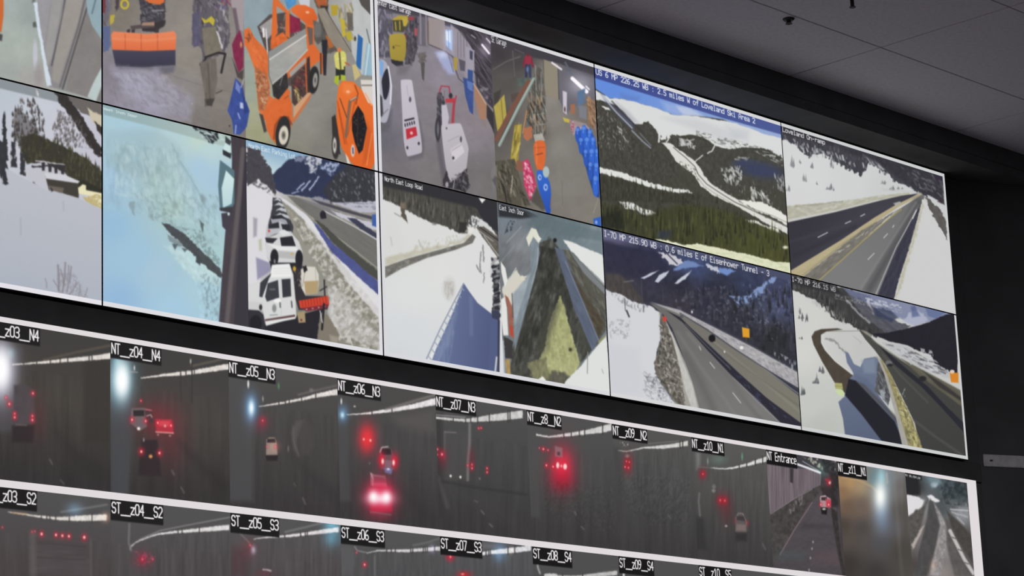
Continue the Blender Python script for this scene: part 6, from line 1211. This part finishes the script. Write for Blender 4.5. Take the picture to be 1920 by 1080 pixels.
def st_feeds():
    out = {}
    T = tunnel
    f = T(0, 1, '474646', '454040', '3a3536'); out[0] = f
    f = T(1, 1, '474646', '454040', '3a3536'); out[1] = f
    f = T(2, 1, '4c4b4c', '473f40', '3c3637'); o(0, 810)
    strip('f4ece4', '60 600 6 220 625 14 350 642 22 450 652 30 560 652 44 690 648 54 800 645 52', '310 350 375 418 520 690', .95); l('8d8d92', '460 600 620 575 800 545', 12, 4, .6); g('5090c0', 560, 580, 60, 50, .5); g('e89050', 790, 640, 30, 34, .6); l('c8a070', '90 605 200 615', 10, 2, .8)
    p('4c4446', '215 760 680 780 690 1080 215 1080', 4, n=(.05, 40, 6)); l('65605f', '245 760 250 1080', 44, 8, .5); l('5f5958', '680 800 685 1080', 14, 4, .6); 
    for x, y, r in ((312, 765, 13), (420, 772, 12), (468, 778, 12), (517, 782, 12), (632, 790, 14)): lamp(x, y, r, 1, 2)
    for x, y in ((18, 715), (240, 748), (262, 745)): lamp(x, y, 6, .6)
    l('3a3435', '280 830 640 860', 10, 3, .6); l('3a3435', '280 940 640 960', 10, 3, .6)
    capt('ST__z03__S2', .2, .064); out[2] = f
    f = T(3, 1, '4e4d4e', '4a4446', '403a3c'); o(0, 810)
    strip('f2eeee', '985 860 10 1020 828 10 1100 795 10 1180 768 14 1280 755 20 1380 747 26 1500 738 34 1720 718 48', '1335 1365 1495', .95); l('a8a6a8', '975 880 985 850 1060 800 1200 740 1400 700 1720 640', 7, 2.5, .7); l('9a989a', '970 690 965 830 985 890', 12, 4, .5); tex(.06, 4, 60, 0, '1150 780 1720 760 1720 1080 1150 1080')
    lamp(1068, 955, 10); lamp(1145, 955, 7, .7); g('b01838', 1070, 955, 60, 60, .5); sp('c04868', '1000 890 1160 910 1150 1000 1010 1000', .62, 3, 3, 0, .1, .7)
    capt('ST__z04__S2', .21, .066); out[3] = f
    f = T(4, 1, '504f50', '4a4245', '423a3c'); o(400, 810)
    strip('f4eef0', '300 805 6 380 792 10 470 788 16 580 780 24 680 768 28 800 752 34 940 735 44', '535 655 690 705', .95); l('9a9896', '540 750 700 712 860 670', 10, 4, .6); g('30b0e0', 890, 690, 60, 50, .75); g('2898c8', 890, 790, 60, 70, .6); tex(.06, 4, 60, 0, '400 800 940 780 940 1080 400 1080'); l('8d8788', '200 760 260 820 300 880', 8, 3, .6); g('b0b8d8', 300, 885, 18, 30, .8); lamp(275, 850, 7, .6); g('a03040', 260, 880, 60, 80, .3); p('502a30', '130 860 260 880 240 1080 130 1080', 16, a=.4); l('e0dcd8', '375 1030 430 1042', 9, 2, .8, r=(1, 3)); g('902838', 380, 1060, 60, 30, .3)
    capt('ST__z05__S3', .212, .066); out[4] = f
    f = T(5, 1, '4f4f50', '4b494b', '454244'); o(400, 810)
    strip('e8e4e6', '1150 908 6 1230 892 12 1320 890 18 1460 892 28 1560 886 30 1700 876 36', '1300 1335 1365 1480 1495 1575 1590 1605 1660', .9); l('b9b6b6', '1060 860 1080 890 1150 905', 7, 2.5, .6); l('8d8b8b', '1500 850 1600 830 1690 800', 10, 4, .5); g('c0a8ff', 1640, 878, 24, 30, .5); lamp(1135, 995, 9); lamp(1075, 905, 5, .7); tex(.06, 4, 60, 0, '1040 900 1700 890 1700 1080 1040 1080'); l('8a888a', '1210 930 1212 1080', 9, 3, .5); p('6a676a', '945 850 1050 860 1050 1080 945 1080', 10, a=.3)
    capt('ST__z06__S3', .206, .064); out[5] = f
    f = T(6, 1, '505052', '4c4b4d', '474546'); o(780, 810)
    strip('efeef2', '485 915 28 560 905 34 680 895 46 780 885 48 862 872 52', '525 545 558 690 740', .95); g('4090e0', 625, 900, 50, 70, .6); g('b07050', 715, 890, 18, 28, .5); p('77777a', '500 830 600 840 620 870 490 880', 8, a=.5); lamp(258, 935, 12); g('d01830', 255, 930, 34, 34, .5); g('e01020', 360, 1070, 50, 26, .8); e('ff8070', 350, 1066, 12, 8, 2); tex(.05, 4, 60, 0, '180 940 862 900 862 1080 180 1080')
    capt('ST__z07__S3', .212, .066); out[6] = f
    f = T(7, 1, '4c4c4d', '4a494b', '454445'); o(780, 810)
    l('c9c7c7', '910 980 915 1020 930 1060', 12, 3, .7); strip('e0dedd', '965 1072 14 1000 1070 20 1060 1074 20', '', .9); l('757374', '1280 1075 1420 1050 1510 1040', 10, 4, .5); strip('e6e4e2', '960 1080 20 1200 1090 26 1510 1060 40', '1100 1250', .8)
    capt('ST__z08__S4', .215, .066); out[7] = f
    f = T(8, 1, '4c4c4d', '4a494b', '454445'); o(780, 810); e('d8d6d4', 1558, 1065, 8, 24, 2); strip('e6e4e2', '1560 1180 12 1800 1150 26 2100 1110 44', '1700 1900', .9)
    capt('ST__z09__S4', .205, .066); out[8] = f
    f = T(9, 1, '4e4e4f', '4a494b', '454445'); capt('ST__z10__S5', .205, .066); out[9] = f
    f = T(10, 1, '4e4e4f', '4a494b', '454445'); out[10] = f
    f = T(11, 1, '4e4e4f', '4a494b', '454445'); out[11] = f
    f = T(12, 1, '4e4e4f', '4a494b', '454445'); out[12] = f
    return out

# ------------------------------------------------------------------ put the upper panels together
PLAN = [
 (0, 0, [(feed_gate, 'gate', 'picture of grey ribbed panels beside a pale wall')], 'upper row display panel at the left edge showing grey ribbed panels'),
 (0, 1, [(feed_slope, 'slope', 'picture of a snowy slope with pines and a cabin')], 'lower row display panel at the left edge showing a snowy slope with pines and cabin'),
 (1, 0, [(feed_plow, 'plow', 'picture of an orange plow blade in a workshop'), (feed_truck, 'truck', 'picture of an orange plow truck and a worker in yellow')], 'display panel showing an orange plow blade and an orange truck in a workshop'),
 (1, 1, [(feed_icedoor, 'icedoor', 'pale blue picture of an icy rock face and dark door post'), (feed_lot, 'lot', 'picture of white trucks parked beside a snowy highway')], 'display panel showing a pale blue ice face and white trucks parked in snow'),
 (2, 0, [(feed_garage, 'garage', 'picture of a garage with a yellow truck and a white barrier'), (feed_store, 'store', 'picture of a store room with blue barrels and a long pole')], 'display panel showing two garage interiors with yellow truck, white barrier and blue barrels'),
 (2, 1, [(feed_loop, 'loop', 'picture of a snowy loop road with a blue roof shadow'), (feed_mound, 'mound', 'picture of a dark earth mound lit yellow at its foot')], 'display panel showing a snowy loop road with blue shadow and a dark earth mound'),
 (3, 0, [(feed_pass, 'pass', 'picture of a white mountain above forest under blue sky')], 'display panel showing a white mountain above forest under a blue sky'),
 (3, 1, [(feed_curve, 'curve', 'picture of a curving highway with an orange road sign')], 'display panel showing a curving highway with a dark car and an orange road sign'),
 (4, 0, [(feed_ramp, 'ramp', 'picture of a straight highway through snow')], 'top right display panel showing a straight two-way highway through snow'),
 (4, 1, [(feed_bend, 'bend', 'picture of a hairpin access road beside a highway')], 'bottom right display panel of the upper wall showing a hairpin road beside a highway'),
]
def side_feed(col, row, cols):
    f = upper_feed(col, row, xb=-1.8545)
    begin(f)
    v = (f.z1 - f.GZ) / (f.z1 - f.z0)
    f.C[:] = hx(cols[0]) + (hx(cols[1]) - hx(cols[0])) * v[:, None]
    tex(.06, 14, 20)
    return f
for col, row, fl, lab in PLAN:
    feeds = [(fn(), key, fl_lab) for fn, key, fl_lab in fl]
    if col == 0:
        feeds.append((side_feed(col, row, ('8d9492', 'a3a8a4') if row == 0 else ('8f959c', 'a9afbd')), 'side%d' % row, None))
    panel(col, row, feeds, lab)

# ------------------------------------------------------------------ lower wall
LB = -1.815
lw = empty('tunnel_video_wall', (0, 0, LB))
tag(lw, 'long lower video wall with two rows of dark road tunnel pictures', 'video wall')
link('housing', box_mesh('housing', M_HOUSING, LX0 - 0.003, LX1 + 0.001, 0.0055, 0.066, -0.003, LZ0 - LB + 0.001, 0.002), lw)
def rule(x0, x1, z0, z1, lab):
    r = link('white_rule', box_mesh('white_rule', M_RULE_LOW, x0, x1, 0.0, 0.0055, z0 - LB, z1 - LB), lw)
    r['label'] = lab
rule(LX0, LX1, LROW[0][0], LZ0, 'thin white line along the top edge')
rule(LX0, LCOL[-1], LROW[1][0], LROW[0][1], 'white line between the two rows of pictures')
rule(LCOL[-1], LX1, LROW[1][1], LROW[0][0], 'broad white bar down the right edge')
rule(LX0, LX1, LB, LROW[1][1], 'thin white line along the bottom edge')
NT_LAB = {2: 'dark tunnel picture with a white glare and a lorry rear', 3: 'dark tunnel picture with a pale blue glare and three cars braking', 4: 'dark tunnel picture with one small pale car', 5: 'dark tunnel picture with a bright pink-lit car in front', 6: 'dark tunnel picture with scattered red and white lamps', 7: 'dark tunnel picture with one large red glow', 8: 'dark tunnel picture with one tiny red-lit car', 9: 'dark tunnel picture with two red-lit cars and a green lamp', 10: 'picture of a roadway along a ribbed wall', 11: 'brown blurred picture with a bright white flare', 12: 'picture of a snowy road at dusk'}
for k, f in nt_feeds().items():
    add_feed(f, lw, (0, LB), 'north%02d' % k, NT_LAB.get(k))
for k, f in st_feeds().items():
    add_feed(f, lw, (0, LB), 'south%02d' % k, None)

# ------------------------------------------------------------------ grey strip on the turned wall
n_ = (-sd[1], sd[0])           # along-wall direction is sd; outward normal points to the room
out = (-math.sin(SA), -math.cos(SA))
gs = empty('metal_strip', (c0[0] + 0.02, c0[1], -0.662))
gs.rotation_euler.z = -SA
tag(gs, 'pale grey metal strip fixed to the dark wall beside the screens', 'strip')
link('strip_plate', box_mesh('strip_plate', M_GREY, 0.0, 0.75, -0.016, -0.004, -0.028, 0.028, 0.002), gs)
link('mounting_rail', box_mesh('mounting_rail', M_BLACK, 0.02, 0.73, -0.004, 0.0, -0.018, 0.018), gs)
bm = bmesh.new(); bm_box(bm, 0.035, 0.05, -0.0175, -0.016, -0.004, 0.004)
link('screw', finish(bm, 'screw', M_SPRINK), gs)

# ------------------------------------------------------------------ sprinkler heads
def sprinkler(x, y, label, drop, r):
    s = empty('ceiling_sprinkler', (x, y, CEIL))
    tag(s, label, 'sprinkler', 'ceiling sprinklers')
    bm = bmesh.new(); bm_lathe(bm, [(r, 0.0), (r, -0.003), (r * .75, -0.009), (r * .3, -0.011)]); link('escutcheon', finish(bm, 'escutcheon', M_SPRINK), s)
    bm = bmesh.new(); bm_lathe(bm, [(0.009, -0.008), (0.009, -0.02), (0.005, -0.024), (0.005, -drop + 0.004)], 16); link('stem', finish(bm, 'stem', M_SPRINK), s)
    bm = bmesh.new(); bm_lathe(bm, [(0.004, -drop + 0.006), (r * .55, -drop + 0.003), (r * .6, -drop), (0.003, -drop - 0.001)]); link('deflector', finish(bm, 'deflector', M_SPRINK), s)
    bm = bmesh.new()
    for k in (-1, 1): bm_box(bm, k * 0.009 - 0.0015, k * 0.009 + 0.0015, -0.002, 0.002, -drop + 0.003, -0.016)
    link('yoke', finish(bm, 'yoke', M_SPRINK), s)
sprinkler(1.716, -0.60, 'small dark ceiling sprinkler close to the grid line above the screens', 0.022, 0.024)
sprinkler(1.690, -0.93, 'dark hanging ceiling sprinkler at the top edge, farther from the screens', 0.052, 0.022)

# ------------------------------------------------------------------ added fill lights under the ceiling, out of view
PZ = CEIL - 0.031
for i, (x, y) in enumerate(FILL_LIGHTS):
    t = empty('added_fill_light', (x, y, PZ))
    tag(t, 'added out-of-view fill light panel ' + ('over the left of the room' if i == 0 else 'over the right of the room'), 'ceiling light', 'added fill lights')
    bm = bmesh.new()
    bm_box(bm, -0.6, 0.6, -0.3, -0.27, 0, 0.03); bm_box(bm, -0.6, 0.6, 0.27, 0.3, 0, 0.03); bm_box(bm, -0.6, -0.57, -0.27, 0.27, 0, 0.03); bm_box(bm, 0.57, 0.6, -0.27, 0.27, 0, 0.03)
    bm_box(bm, -0.58, 0.58, -0.28, 0.28, 0.022, 0.029)
    link('frame', finish(bm, 'frame', M_ROOMWALL), t)
    link('diffuser', box_mesh('diffuser', pmat('fill_light_diffuser', (0.8, 0.8, 0.8), 0.6, emit=((1, 0.96, 0.98), 0.5)), -0.57, 0.57, -0.27, 0.27, 0.008, 0.02), t)
    ld = bpy.data.lights.new('fill_light_lamp', 'AREA')
    ld.shape = 'RECTANGLE'; ld.size = 1.1; ld.size_y = 0.5; ld.energy = FILL_POWER; ld.color = (1, 0.97, 0.98)
    lo_ = bpy.data.objects.new('lamp', ld); COL.objects.link(lo_); lo_.parent = t; lo_.location = (0, 0, -0.004)
